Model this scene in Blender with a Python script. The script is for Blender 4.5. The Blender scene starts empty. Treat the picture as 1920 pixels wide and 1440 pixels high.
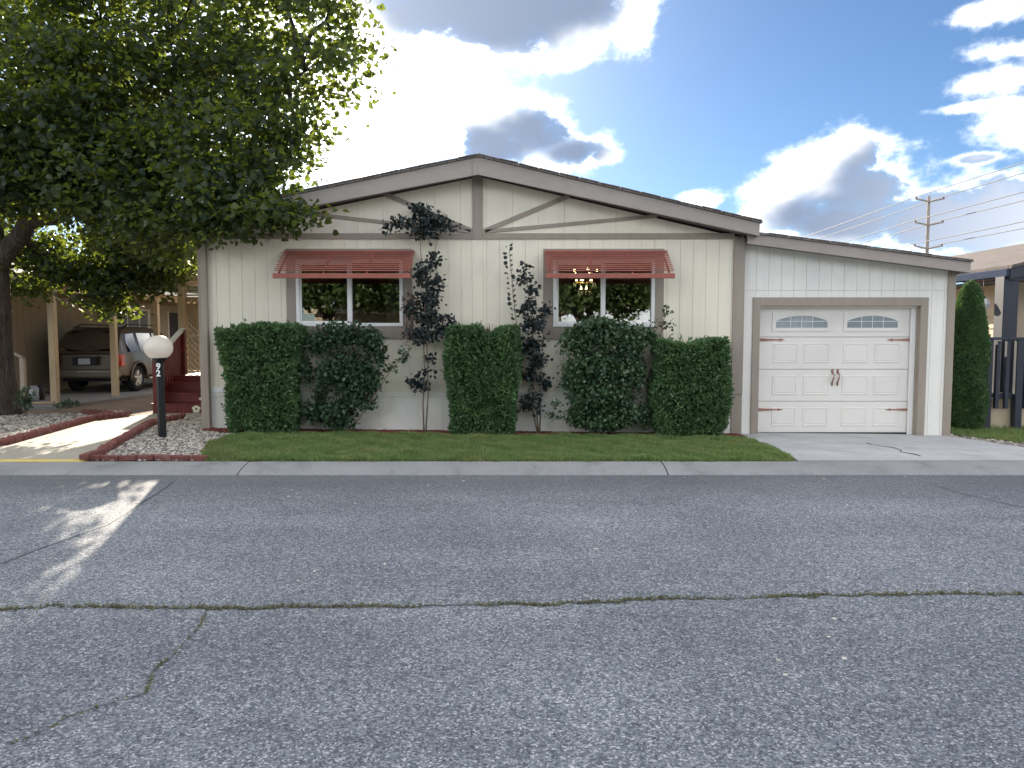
import bpy, bmesh, math, random
import numpy as np
from mathutils import Vector, Matrix, Euler

random.seed(7); rng = np.random.default_rng(11)
scene = bpy.context.scene
col = scene.collection
R = math.radians

# ------------------------------------------------------------------ camera
CAM_H = 1.6
PITCH = math.atan(97 / 1440)            # horizon lies 97 px above the middle of the photograph
cam_d = bpy.data.cameras.new('camera'); cam = bpy.data.objects.new('camera', cam_d); col.objects.link(cam)
cam_d.sensor_width = 36; cam_d.lens = 27; cam_d.clip_start = .05; cam_d.clip_end = 2000
cam.location = (0, 0, CAM_H); cam.rotation_euler = (math.pi / 2 - PITCH, 0, 0)
scene.camera = cam

def ray(px, py):
    u = (px - 960) / 1440; v = (720 - py) / 1440
    return Vector((u, math.cos(PITCH) + v * math.sin(PITCH), v * math.cos(PITCH) - math.sin(PITCH)))
def at(px, py, Y):                      # measured photograph position at a known real distance Y -> world point
    d = ray(px, py); t = Y / d.y
    return Vector((d.x * t, Y, CAM_H + d.z * t))
def X(px, Y, py=640): return at(px, py, Y).x
def Z(py, Y, px=960): return at(px, py, Y).z

# ------------------------------------------------------------------ sun, sky, exposure
SUN_AZ, SUN_EL = R(-15.9), R(19.2)      # azimuth from +Y, to the left
sun_dir = Vector((math.sin(SUN_AZ) * math.cos(SUN_EL), math.cos(SUN_AZ) * math.cos(SUN_EL), math.sin(SUN_EL)))
sun_d = bpy.data.lights.new('sun', 'SUN'); sun_d.energy = 4.6; sun_d.angle = R(.53); sun_d.color = (1, .89, .72)
sun = bpy.data.objects.new('sun', sun_d); col.objects.link(sun)
sun.location = sun_dir * 60; sun.rotation_euler = (-sun_dir).to_track_quat('-Z', 'Y').to_euler()
SKY_STRENGTH = .05

vs = scene.view_settings
vs.view_transform = 'Standard'; vs.look = 'None'; vs.gamma = 1; vs.exposure = EXPOSURE = 1.48
vs.use_curve_mapping = False

def azel(px, py):
    d = ray(px, py).normalized()
    return math.atan2(d.x, d.y), math.asin(d.z)

def build_world():
    w = bpy.data.worlds.new('World'); scene.world = w; w.use_nodes = True
    nt = w.node_tree; N = nt.nodes; L = nt.links; N.clear()
    def math_(op, a, b=None, c=None, clamp=False):
        n = N.new('ShaderNodeMath'); n.operation = op; n.use_clamp = clamp
        for i, v in enumerate((a, b, c)):
            if v is None: continue
            if isinstance(v, (int, float)): n.inputs[i].default_value = v
            else: L.new(v, n.inputs[i])
        return n.outputs[0]
    def vec_(op, a, b=None, c=None):
        n = N.new('ShaderNodeVectorMath'); n.operation = op
        for i, v in enumerate((a, b, c)):
            if v is None: continue
            if isinstance(v, tuple): n.inputs[i].default_value = v
            else: L.new(v, n.inputs[i])
        return n.outputs['Value'] if op in ('LENGTH', 'DOT_PRODUCT') else n.outputs[0]
    def smooth(v, lo, hi):
        n = N.new('ShaderNodeMapRange'); n.interpolation_type = 'SMOOTHSTEP'
        n.inputs['From Min'].default_value = lo; n.inputs['From Max'].default_value = hi
        L.new(v, n.inputs['Value']); return n.outputs[0]
    def mix(f, a, b):
        n = N.new('ShaderNodeMix'); n.data_type = 'RGBA'
        for i, v in ((0, f), (6, a), (7, b)):
            if isinstance(v, (int, float)): n.inputs[i].default_value = v
            elif isinstance(v, tuple): n.inputs[i].default_value = (*v, 1)
            else: L.new(v, n.inputs[i])
        return n.outputs[2]
    def fbm(vec, scale, detail, rough, dist=0):
        n = N.new('ShaderNodeTexNoise'); n.inputs['Scale'].default_value = scale; n.inputs['Detail'].default_value = detail
        n.inputs['Roughness'].default_value = rough; n.inputs['Distortion'].default_value = dist; L.new(vec, n.inputs['Vector']); return n.outputs[0]
    tc = N.new('ShaderNodeTexCoord'); dirv = tc.outputs['Generated']; sx = N.new('ShaderNodeSeparateXYZ'); L.new(dirv, sx.inputs[0])
    az = math_('ARCTAN2', sx.outputs[0], sx.outputs[1]); el = math_('ARCSINE', sx.outputs[2])
    cx = N.new('ShaderNodeCombineXYZ'); L.new(az, cx.inputs[0]); L.new(el, cx.inputs[1]); p = cx.outputs[0]
    ang = math_('ARCCOSINE', math_('MINIMUM', vec_('DOT_PRODUCT', dirv, tuple(sun_dir)), .99999))
    # cumulus banks standing where they stood that day: (x, y, half width, half height) read off the photograph as directions
    def blobs(rows):
        P = 1440.0; cur = None
        for (x, y, rx, ry, *bias) in rows:
            a, e = azel(x, y); rx /= P; ry /= P
            v = p if cur is None else vec_('MULTIPLY_ADD', cur, (0, 0, 1e-9), p)
            ln = vec_('LENGTH', vec_('MULTIPLY_ADD', v, (1 / rx, 1 / ry, 0), (-a / rx, -e / ry, 0)))
            if bias: ln = math_('ADD', ln, bias[0])          # thin, broken cloud: only the densest wisps show
            cur = ln if cur is None else math_('SMOOTH_MIN', cur, ln, .35)
        return cur
    cur = blobs(CLOUDS); grey = blobs(GREY)
    # the same broken cumulus over the rest of the sky
    far = fbm(vec_('MULTIPLY', dirv, (1, 1, 1.9)), 2.1, 3, .5)
    elsewhere = math_('MAXIMUM', smooth(math_('ABSOLUTE', az), R(38), R(50)), smooth(el, R(30), R(42)))
    fl = math_('MULTIPLY_ADD', far, -5.5, 3.72)
    fl = math_('ADD', fl, math_('MULTIPLY', math_('SUBTRACT', 1, elsewhere), 6))
    cur = math_('MINIMUM', cur, fl)
    nz = fbm(vec_('MULTIPLY_ADD', p, (1, 1.35, 0), (3.1, .4, 0)), 8.5, 8, .63)
    d0 = math_('SUBTRACT', math_('MULTIPLY_ADD', nz, 3.4, -.72), cur)
    lowf = fbm(vec_('MULTIPLY_ADD', p, (1, 1.3, 0), (7.7, 1.4, 0)), 6.0, 4, .55)
    cover = math_('POWER', smooth(d0, -.35, .75), 1.3)
    core_view = smooth(math_('SUBTRACT', math_('MULTIPLY_ADD', lowf, 1.7, .55), grey), -.15, 1.15)
    core_view = math_('MULTIPLY', core_view, smooth(d0, .06, .42))
    core_far = math_('MULTIPLY', smooth(d0, .15, 1.0), math_('MULTIPLY', smooth(lowf, .42, .62), elsewhere))
    shade = math_('MULTIPLY', math_('SUBTRACT', 1, math_('POWER', math_('SUBTRACT', 1, math_('MAXIMUM', core_view, core_far)), 2.6)), .985)
    back = smooth(ang, R(100), R(32))                            # 1 for clouds seen against the light
    K = 1 / SKY_STRENGTH
    def c(v): return tuple(x * K for x in v)
    core = mix(back, c((1.25, 1.27, 1.3)), c((.080, .112, .176)))
    lit = c((1.44, 1.42, 1.38))
    ccol = mix(shade, lit, core)
    sky = N.new('ShaderNodeTexSky'); sky.sky_type = 'NISHITA'; sky.sun_disc = False
    sky.sun_elevation = SUN_EL; sky.sun_rotation = SUN_AZ; sky.altitude = 1300; sky.air_density = 1.0; sky.dust_density = .12; sky.ozone_density = 4.5
    # bright haze close to the sun
    veil = math_('MULTIPLY', math_('POWER', 2.718, math_('MULTIPLY', ang, -7.5)), math_('SUBTRACT', 1, math_('MULTIPLY', shade, .85)))   # cloud cores block it
    vcol = N.new('ShaderNodeMix'); vcol.data_type = 'RGBA'; vcol.blend_type = 'ADD'; vcol.inputs[0].default_value = 1
    vs_ = N.new('ShaderNodeVectorMath'); vs_.operation = 'SCALE'; vs_.inputs[0].default_value = c((1.5, 1.48, 1.4)); L.new(veil, vs_.inputs['Scale'])
    L.new(mix(cover, sky.outputs[0], ccol), vcol.inputs[6]); L.new(vs_.outputs[0], vcol.inputs[7])
    bg = N.new('ShaderNodeBackground'); bg.inputs['Strength'].default_value = SKY_STRENGTH
    L.new(vcol.outputs[2], bg.inputs['Color'])
    out = N.new('ShaderNodeOutputWorld'); L.new(bg.outputs[0], out.inputs['Surface'])
    try: w.cycles.sampling_method = 'MANUAL'; w.cycles.sample_map_resolution = 512
    except Exception: pass
GREY = [(800, 15, 110, 55), (950, 30, 170, 66), (1080, 8, 130, 55), (930, 278, 100, 44), (1010, 248, 100, 50), (1075, 285, 75, 30),
        (1660, 330, 75, 75), (1590, 405, 120, 40), (1740, 390, 170, 75), (1885, 330, 130, 55), (1830, 420, 160, 45)]
CLOUDS = [(800, 5, 110, 70), (900, 20, 150, 95), (1010, 0, 170, 95), (1110, 0, 110, 75), (1185, 25, 48, 62), (845, 110, 40, 40),
          (925, 270, 85, 48), (1000, 245, 100, 58), (1080, 280, 70, 36), (1130, 292, 36, 18), (880, 225, 46, 24),
          (1605, 300, 62, 54), (1550, 345, 90, 60), (1480, 395, 85, 42), (1650, 360, 100, 70), (1420, 415, 55, 30), (1740, 400, 130, 60), (1600, 420, 120, 40),
          (1880, 390, 130, 75), (1925, 250, 80, 44), (1840, 296, 60, 14),
          (1830, 30, 120, 34, .52), (1870, 95, 110, 26, .5), (1850, 155, 130, 32, .45), (1840, 198, 130, 14, .45), (1310, 378, 36, 20),
          (640, 270, 110, 100), (720, 180, 60, 60), (700, 30, 60, 60)]
build_world()
cy = scene.cycles
try:
    cy.max_bounces = 8; cy.diffuse_bounces = 4; cy.glossy_bounces = 3; cy.transmission_bounces = 5; cy.transparent_max_bounces = 12
    cy.sample_clamp_indirect = 6; cy.caustics_reflective = False; cy.caustics_refractive = False
except Exception: pass

# ------------------------------------------------------------------ helpers
W = {}                                   # world position of every object's origin
def link(o, parent=None, loc=(0, 0, 0)):
    col.objects.link(o); loc = Vector(loc); W[o.name] = loc
    if parent is not None:
        o.parent = parent; o.location = loc - W[parent.name]
    else: o.location = loc
    return o
def tag(o, label=None, cat=None, group=None, kind=None):
    if label: o['label'] = label
    if cat: o['category'] = cat
    if group: o['group'] = group
    if kind: o['kind'] = kind
    return o
def empty(name, loc, label, cat, group=None, kind=None, parent=None):
    o = bpy.data.objects.new(name, None); o.empty_display_size = .2
    link(o, parent, loc); return tag(o, label, cat, group, kind)
def inst(name, mesh, parent, loc, rot=(0, 0, 0), scale=(1, 1, 1)):
    o = bpy.data.objects.new(name, mesh); link(o, parent, loc); o.rotation_euler = rot; o.scale = scale; return o

class MB:
    """collects shapes in world coordinates and links them as ONE mesh object"""
    def __init__(s): s.v = []; s.f = []; s.sm = []
    def add(s, vs, fs, smooth=False):
        b = len(s.v); s.v += [tuple(v) for v in vs]; s.f += [tuple(i + b for i in f) for f in fs]; s.sm += [smooth] * len(fs); return s
    def box(s, x0, x1, y0, y1, z0, z1):
        if x0 > x1: x0, x1 = x1, x0
        if y0 > y1: y0, y1 = y1, y0
        if z0 > z1: z0, z1 = z1, z0
        v = [(x, y, z) for x in (x0, x1) for y in (y0, y1) for z in (z0, z1)]
        return s.add(v, [(0, 1, 3, 2), (4, 6, 7, 5), (0, 4, 5, 1), (2, 3, 7, 6), (0, 2, 6, 4), (1, 5, 7, 3)])
    def prism(s, pts, y0, y1):           # outline in x,z extruded along y
        n = len(pts); a = sum(pts[i][0] * pts[(i + 1) % n][1] - pts[(i + 1) % n][0] * pts[i][1] for i in range(n))
        if a < 0: pts = pts[::-1]
        v = [(x, y0, z) for x, z in pts] + [(x, y1, z) for x, z in pts]
        return s.add(v, [tuple(range(n)), tuple(range(2 * n - 1, n - 1, -1))] + [((i + 1) % n, i, n + i, n + (i + 1) % n) for i in range(n)])
    def prismx(s, pts, x0, x1):          # outline in y,z extruded along x
        n = len(pts); a = sum(pts[i][0] * pts[(i + 1) % n][1] - pts[(i + 1) % n][0] * pts[i][1] for i in range(n))
        if a < 0: pts = pts[::-1]
        v = [(x1, y, z) for y, z in pts] + [(x0, y, z) for y, z in pts]
        return s.add(v, [tuple(range(n)), tuple(range(2 * n - 1, n - 1, -1))] + [((i + 1) % n, i, n + i, n + (i + 1) % n) for i in range(n)])
    def prismz(s, pts, z0, z1):
        n = len(pts); a = sum(pts[i][0] * pts[(i + 1) % n][1] - pts[(i + 1) % n][0] * pts[i][1] for i in range(n))
        if a < 0: pts = pts[::-1]
        v = [(x, y, z1) for x, y in pts] + [(x, y, z0) for x, y in pts]
        return s.add(v, [tuple(range(n)), tuple(range(2 * n - 1, n - 1, -1))] + [((i + 1) % n, i, n + i, n + (i + 1) % n) for i in range(n)])
    def bar(s, p, q, w, h, up=(0, 0, 1)):  # square bar from p to q
        p = Vector(p); q = Vector(q); d = (q - p).normalized(); up = Vector(up)
        if abs(d.dot(up)) > .98: up = Vector((0, 1, 0))
        sd = d.cross(up).normalized(); u = sd.cross(d).normalized()
        v = []
        for c_ in (p, q):
            for a, b in ((-1, -1), (1, -1), (1, 1), (-1, 1)): v.append(c_ + sd * a * w / 2 + u * b * h / 2)
        return s.add(v, [(3, 2, 1, 0), (4, 5, 6, 7), (0, 1, 5, 4), (1, 2, 6, 5), (2, 3, 7, 6), (3, 0, 4, 7)])
    def tube(s, pts, rad, n=8, smooth=True, cap=True):
        pts = [Vector(p) for p in pts]; m = len(pts)
        if not hasattr(rad, '__len__'): rad = [rad] * m
        ref = Vector((.3, .2, 1)).normalized(); v = []
        for i, p in enumerate(pts):
            d = (pts[min(i + 1, m - 1)] - pts[max(i - 1, 0)]).normalized()
            if abs(d.dot(ref)) > .97: ref = Vector((1, .1, 0)).normalized()
            a = d.cross(ref).normalized(); b = d.cross(a).normalized()
            for k in range(n):
                t = 2 * math.pi * k / n; v.append(p + (a * math.cos(t) + b * math.sin(t)) * rad[i])
        f = [(i * n + k, i * n + (k + 1) % n, (i + 1) * n + (k + 1) % n, (i + 1) * n + k) for i in range(m - 1) for k in range(n)]
        s.add(v, f, smooth)
        if cap: s.add([], []); b0 = len(s.v) - m * n; s.f += [tuple(b0 + k for k in range(n - 1, -1, -1)), tuple(b0 + (m - 1) * n + k for k in range(n))]; s.sm += [False, False]
        return s
    def lathe(s, c, prof, n=20, smooth=True, axis='z'):   # prof: (radius, height)
        v = []
        for r, h in prof:
            for k in range(n):
                t = 2 * math.pi * k / n; a, b = r * math.cos(t), r * math.sin(t)
                v.append((c[0] + a, c[1] + b, c[2] + h) if axis == 'z' else (c[0] + h, c[1] + a, c[2] + b))
        m = len(prof); f = []
        for i in range(m - 1):
            for k in range(n): f.append((i * n + k, i * n + (k + 1) % n, (i + 1) * n + (k + 1) % n, (i + 1) * n + k))
        return s.add(v, f, smooth)
    def build(s, name, mat, parent=None, bevel=0, origin=None, seg=1):
        me = bpy.data.meshes.new(name)
        vs = np.array(s.v, dtype=float)
        if origin is None: origin = Vector(((vs[:, 0].min() + vs[:, 0].max()) / 2, (vs[:, 1].min() + vs[:, 1].max()) / 2, vs[:, 2].min()))
        o3 = np.array(tuple(origin)); me.from_pydata((vs - o3).tolist(), [], s.f)
        me.polygons.foreach_set('use_smooth', s.sm); me.materials.append(mat)
        bm = bmesh.new(); bm.from_mesh(me); bmesh.ops.recalc_face_normals(bm, faces=bm.faces); bm.to_mesh(me); bm.free()
        o = bpy.data.objects.new(name, me); link(o, parent, origin)
        if bevel:
            m = o.modifiers.new('bevel', 'BEVEL'); m.width = bevel; m.segments = seg; m.limit_method = 'ANGLE'
        return o

def fast_mesh(name, verts, polys, mat, parent=None, smooth=False, origin=(0, 0, 0)):
    """verts (N,3), polys (M,k) numpy"""
    me = bpy.data.meshes.new(name); verts = np.asarray(verts, dtype=np.float32) - np.array(origin, dtype=np.float32); polys = np.asarray(polys, dtype=np.int32)
    me.vertices.add(len(verts)); me.vertices.foreach_set('co', verts.ravel())
    M, k = polys.shape
    me.loops.add(M * k); me.loops.foreach_set('vertex_index', polys.ravel())
    me.polygons.add(M); me.polygons.foreach_set('loop_start', np.arange(0, M * k, k, dtype=np.int32))
    if smooth: me.polygons.foreach_set('use_smooth', np.ones(M, dtype=bool))
    me.update(calc_edges=True); me.materials.append(mat)
    o = bpy.data.objects.new(name, me); link(o, parent, origin); return o

def leaf_cloud(centers, size, rnd, tilt=1.0, out=None, outw=0.0, droop=.0, shape='broad', upbias=0.0):
    """leaf blades: two quads folded on the midrib each; returns verts, polys"""
    n = len(centers); centers = np.asarray(centers)
    d = rnd.normal(size=(n, 3)); d[:, 2] = d[:, 2] * tilt - droop
    if out is not None: d = d * (1 - outw) + out * outw
    d /= np.linalg.norm(d, axis=1, keepdims=True) + 1e-9
    u = rnd.normal(size=(n, 3)); u[:, 2] += upbias; u -= d * (u * d).sum(1, keepdims=True); u /= np.linalg.norm(u, axis=1, keepdims=True) + 1e-9
    s = np.cross(d, u)
    sz = (size * rnd.uniform(.65, 1.25, n))[:, None]
    if shape == 'broad': T = [(0, 0), (.42, .10), (.46, .52), (0, 1.0)]
    elif shape == 'round': T = [(0, 0), (.40, .30), (.40, .78), (0, 1.0)]
    elif shape == 'narrow': T = [(0, 0), (.19, .25), (.17, .65), (0, 1.0)]
    fold = .22
    p = [centers + d * sz * T[0][1]]
    for k in (1, 2): p.append(centers + sz * (s * T[k][0] + d * T[k][1] + u * fold * T[k][0]))
    p.append(centers + d * sz * T[3][1] - u * sz * .06)
    for k in (2, 1): p.append(centers + sz * (-s * T[k][0] + d * T[k][1] + u * fold * T[k][0]))
    V = np.stack(p, axis=1).reshape(-1, 3)
    b = np.arange(n)[:, None] * 6
    F = np.concatenate([b + np.array([[0, 1, 2, 3]]), b + np.array([[0, 3, 4, 5]])], axis=0)
    return V, F

# ------------------------------------------------------------------ materials
def new_mat(name):
    m = bpy.data.materials.new(name); m.use_nodes = True; nt = m.node_tree
    b = nt.nodes['Principled BSDF']; return m, nt, b
def pos(nt, scale=(1, 1, 1)):
    g = nt.nodes.new('ShaderNodeNewGeometry'); mp = nt.nodes.new('ShaderNodeMapping'); mp.inputs['Scale'].default_value = scale
    nt.links.new(g.outputs['Position'], mp.inputs['Vector']); return mp.outputs[0]
def noise(nt, vec, scale, detail=4, rough=.55, dist=0):
    n = nt.nodes.new('ShaderNodeTexNoise'); n.inputs['Scale'].default_value = scale; n.inputs['Detail'].default_value = detail
    n.inputs['Roughness'].default_value = rough; n.inputs['Distortion'].default_value = dist; nt.links.new(vec, n.inputs['Vector']); return n.outputs[0]
def ramp(nt, fac, stops):
    r = nt.nodes.new('ShaderNodeValToRGB'); cr = r.color_ramp
    while len(cr.elements) < len(stops): cr.elements.new(.5)
    for e, (p, c) in zip(cr.elements, stops): e.position = p; e.color = (*c, 1) if len(c) == 3 else c
    nt.links.new(fac, r.inputs[0]); return r.outputs[0]
def mixc(nt, fac, a, b, mode='MIX'):
    n = nt.nodes.new('ShaderNodeMix'); n.data_type = 'RGBA'; n.blend_type = mode
    for i, v in ((0, fac), (6, a), (7, b)):
        if isinstance(v, (int, float)): n.inputs[i].default_value = v
        elif isinstance(v, tuple): n.inputs[i].default_value = (*v, 1)
        else: nt.links.new(v, n.inputs[i])
    return n.outputs[2]
def bump(nt, b, h, strength=.3, dist=.01):
    n = nt.nodes.new('ShaderNodeBump'); n.inputs['Strength'].default_value = strength; n.inputs['Distance'].default_value = dist
    nt.links.new(h, n.inputs['Height']); nt.links.new(n.outputs[0], b.inputs['Normal'])
def mul(c, k): return tuple(min(1, x * k) for x in c)
def mat(name, c, rough=.6, var=.12, scale=3, stretch=(1, 1, 1), bs=0, bscale=60, bstretch=None, metal=0, spec=.4, coat=0, dirt=None):
    m, nt, b = new_mat(name)
    v = pos(nt, stretch); f = noise(nt, v, scale, 6, .6)
    cc = ramp(nt, f, [(.3, mul(c, 1 - var)), (.7, mul(c, 1 + var))])
    if dirt:
        f2 = noise(nt, pos(nt, (1, 1, 1)), dirt[1], 8, .65)
        cc = mixc(nt, ramp(nt, f2, [(.52, (0, 0, 0)), (.72, (1, 1, 1))]), cc, dirt[0])
    nt.links.new(cc, b.inputs['Base Color'])
    b.inputs['Roughness'].default_value = rough; b.inputs['Metallic'].default_value = metal; b.inputs['Specular IOR Level'].default_value = spec
    b.inputs['Coat Weight'].default_value = coat
    if bs: bump(nt, b, noise(nt, pos(nt, bstretch or (1, 1, 1)), bscale, 5, .6), bs, .006)
    return m
def leaf_mat(name, dark, light, trans, tfac=.35, rough=.5, big=.6):
    m, nt, b = new_mat(name)
    g = nt.nodes.new('ShaderNodeNewGeometry')
    c1 = ramp(nt, g.outputs['Random Per Island'], [(0, dark), (.75, mixt(dark, light, .55)), (1, light)])
    f = noise(nt, pos(nt), big, 3)
    cc = mixc(nt, ramp(nt, f, [(.35, (.25, .25, .25)), (.7, (.0, .0, .0))]), c1, mul(dark, .85))
    nt.links.new(cc, b.inputs['Base Color']); b.inputs['Roughness'].default_value = rough; b.inputs['Specular IOR Level'].default_value = .35
    t = nt.nodes.new('ShaderNodeBsdfTranslucent'); t.inputs['Color'].default_value = (*trans, 1)
    mx = nt.nodes.new('ShaderNodeMixShader'); mx.inputs[0].default_value = tfac
    nt.links.new(b.outputs[0], mx.inputs[1]); nt.links.new(t.outputs[0], mx.inputs[2])
    nt.links.new(mx.outputs[0], nt.nodes['Material Output'].inputs['Surface']); return m
def mixt(a, b, t): return tuple(x * (1 - t) + y * t for x, y in zip(a, b))

M = {}
M['siding'] = mat('cream_siding_paint', (.80, .745, .61), .62, .035, 1.2, (9, 9, .6), bs=.25, bscale=26, bstretch=(9, 9, .5), dirt=((.68, .64, .55), 1.1))
M['siding_white'] = mat('white_siding_paint', (.80, .785, .73), .62, .03, 1.2, (9, 9, .6), bs=.22, bscale=26, bstretch=(9, 9, .5), dirt=((.72, .71, .67), 1.1))
M['groove'] = mat('groove_paint', (.68, .65, .57), .8, .05)
M['skirt'] = mat('skirting_paint', (.76, .74, .68), .6, .04, 2, bs=.15, bscale=18, dirt=((.62, .58, .50), 1.6))
M['taupe'] = mat('taupe_trim_paint', (.315, .268, .222), .6, .08, 2, (5, 5, .8), bs=.3, bscale=40, bstretch=(4, 4, 1))
M['fascia'] = mat('taupe_fascia_paint', (.345, .305, .275), .6, .08, 2, (1, 5, 3), bs=.4, bscale=30, bstretch=(.6, 4, 4))
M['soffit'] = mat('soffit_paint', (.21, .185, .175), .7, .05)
M['vinyl'] = mat('white_vinyl', (.82, .82, .80), .4, .02)
M['salmon'] = mat('salmon_red_metal', (.33, .105, .078), .5, .12, 6, (.6, 3, 3), dirt=((.27, .095, .075), 5))
M['door'] = mat('garage_door_paint', (.74, .715, .665), .5, .025, 2, bs=.16, bscale=30, bstretch=(1, 1, .4), dirt=((.69, .66, .61), 1.5))
M['copper'] = mat('copper_hardware', (.33, .17, .13), .45, .25, 20, metal=.3)
M['dark_iron'] = mat('black_iron', (.012, .012, .014), .45, .2)
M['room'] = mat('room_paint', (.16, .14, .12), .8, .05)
M['curtain'] = mat('curtain_cloth', (.32, .29, .20), .9, .1, 3, (20, 20, 1))
M['blind'] = mat('dark_blind', (.05, .05, .06), .6, .1)
M['brass'] = mat('brass', (.70, .45, .16), .25, .1, metal=1)

def shingles(name, c, axis=0):
    m, nt, b = new_mat(name)
    br = nt.nodes.new('ShaderNodeTexBrick'); br.inputs['Scale'].default_value = 1; br.inputs['Mortar Size'].default_value = .006
    br.inputs['Brick Width'].default_value = .32; br.inputs['Row Height'].default_value = .14
    br.inputs['Color1'].default_value = (*mul(c, .78), 1); br.inputs['Color2'].default_value = (*mul(c, 1.25), 1); br.inputs['Mortar'].default_value = (*mul(c, .35), 1)
    g = nt.nodes.new('ShaderNodeNewGeometry'); sp = nt.nodes.new('ShaderNodeSeparateXYZ'); cb = nt.nodes.new('ShaderNodeCombineXYZ')
    nt.links.new(g.outputs['Position'], sp.inputs[0]); nt.links.new(sp.outputs[1 - axis], cb.inputs[0]); nt.links.new(sp.outputs[axis], cb.inputs[1])
    nt.links.new(cb.outputs[0], br.inputs['Vector'])
    nt.links.new(mixc(nt, noise(nt, pos(nt), 2.2, 6), br.outputs[0], mul(c, .7), 'MIX') if False else mixc(nt, ramp(nt, noise(nt, pos(nt), 1.2, 6), [(.3, (0, 0, 0)), (.8, (.6, .6, .6))]), br.outputs[0], mul(c, .75)), b.inputs['Base Color'])
    b.inputs['Roughness'].default_value = .9; bump(nt, b, noise(nt, pos(nt), 180, 3), .5, .004); return m
M['shingle'] = shingles('grey_shingles', (.23, .205, .19))
M['shingle_brown'] = shingles('brown_shingles', (.125, .10, .09))

def glass_mat(name, tint=(.9, .95, .95), rough=.0, ior=1.5, base=.02):
    m = bpy.data.materials.new(name); m.use_nodes = True; nt = m.node_tree; nt.nodes.clear()
    t = nt.nodes.new('ShaderNodeBsdfTransparent'); t.inputs[0].default_value = (*tint, 1)
    gl = nt.nodes.new('ShaderNodeBsdfGlossy'); gl.inputs['Roughness'].default_value = rough; gl.inputs[0].default_value = (1, 1, 1, 1)
    fr = nt.nodes.new('ShaderNodeFresnel'); fr.inputs[0].default_value = ior
    ma = nt.nodes.new('ShaderNodeMath'); ma.operation = 'MULTIPLY_ADD'; ma.inputs[1].default_value = 1.15; ma.inputs[2].default_value = base; ma.use_clamp = True
    mx = nt.nodes.new('ShaderNodeMixShader'); o = nt.nodes.new('ShaderNodeOutputMaterial')
    nt.links.new(fr.outputs[0], ma.inputs[0]); nt.links.new(ma.outputs[0], mx.inputs[0]); nt.links.new(t.outputs[0], mx.inputs[1]); nt.links.new(gl.outputs[0], mx.inputs[2])
    nt.links.new(mx.outputs[0], o.inputs[0]); return m
M['glass'] = glass_mat('window_glass', (.62, .66, .66), base=.12)
M['car_glass'] = glass_mat('tinted_car_glass', (.06, .07, .07), base=.06)
def emit(name, c, s):
    m = bpy.data.materials.new(name); m.use_nodes = True; nt = m.node_tree; nt.nodes.clear()
    e = nt.nodes.new('ShaderNodeEmission'); e.inputs[0].default_value = (*c, 1); e.inputs[1].default_value = s
    o = nt.nodes.new('ShaderNodeOutputMaterial'); nt.links.new(e.outputs[0], o.inputs[0]); return m
M['bulb'] = emit('lit_bulb', (1, .72, .36), 9)
M['frost'] = mat('obscured_glass', (.27, .30, .32), .18, .25, 14, (1, 1, 3), spec=.8, bs=.6, bscale=90)
M['clear_dark'] = mat('dark_garage_glass', (.20, .235, .27), .12, .2, 3, (.4, 1, 4), spec=.8)

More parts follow.
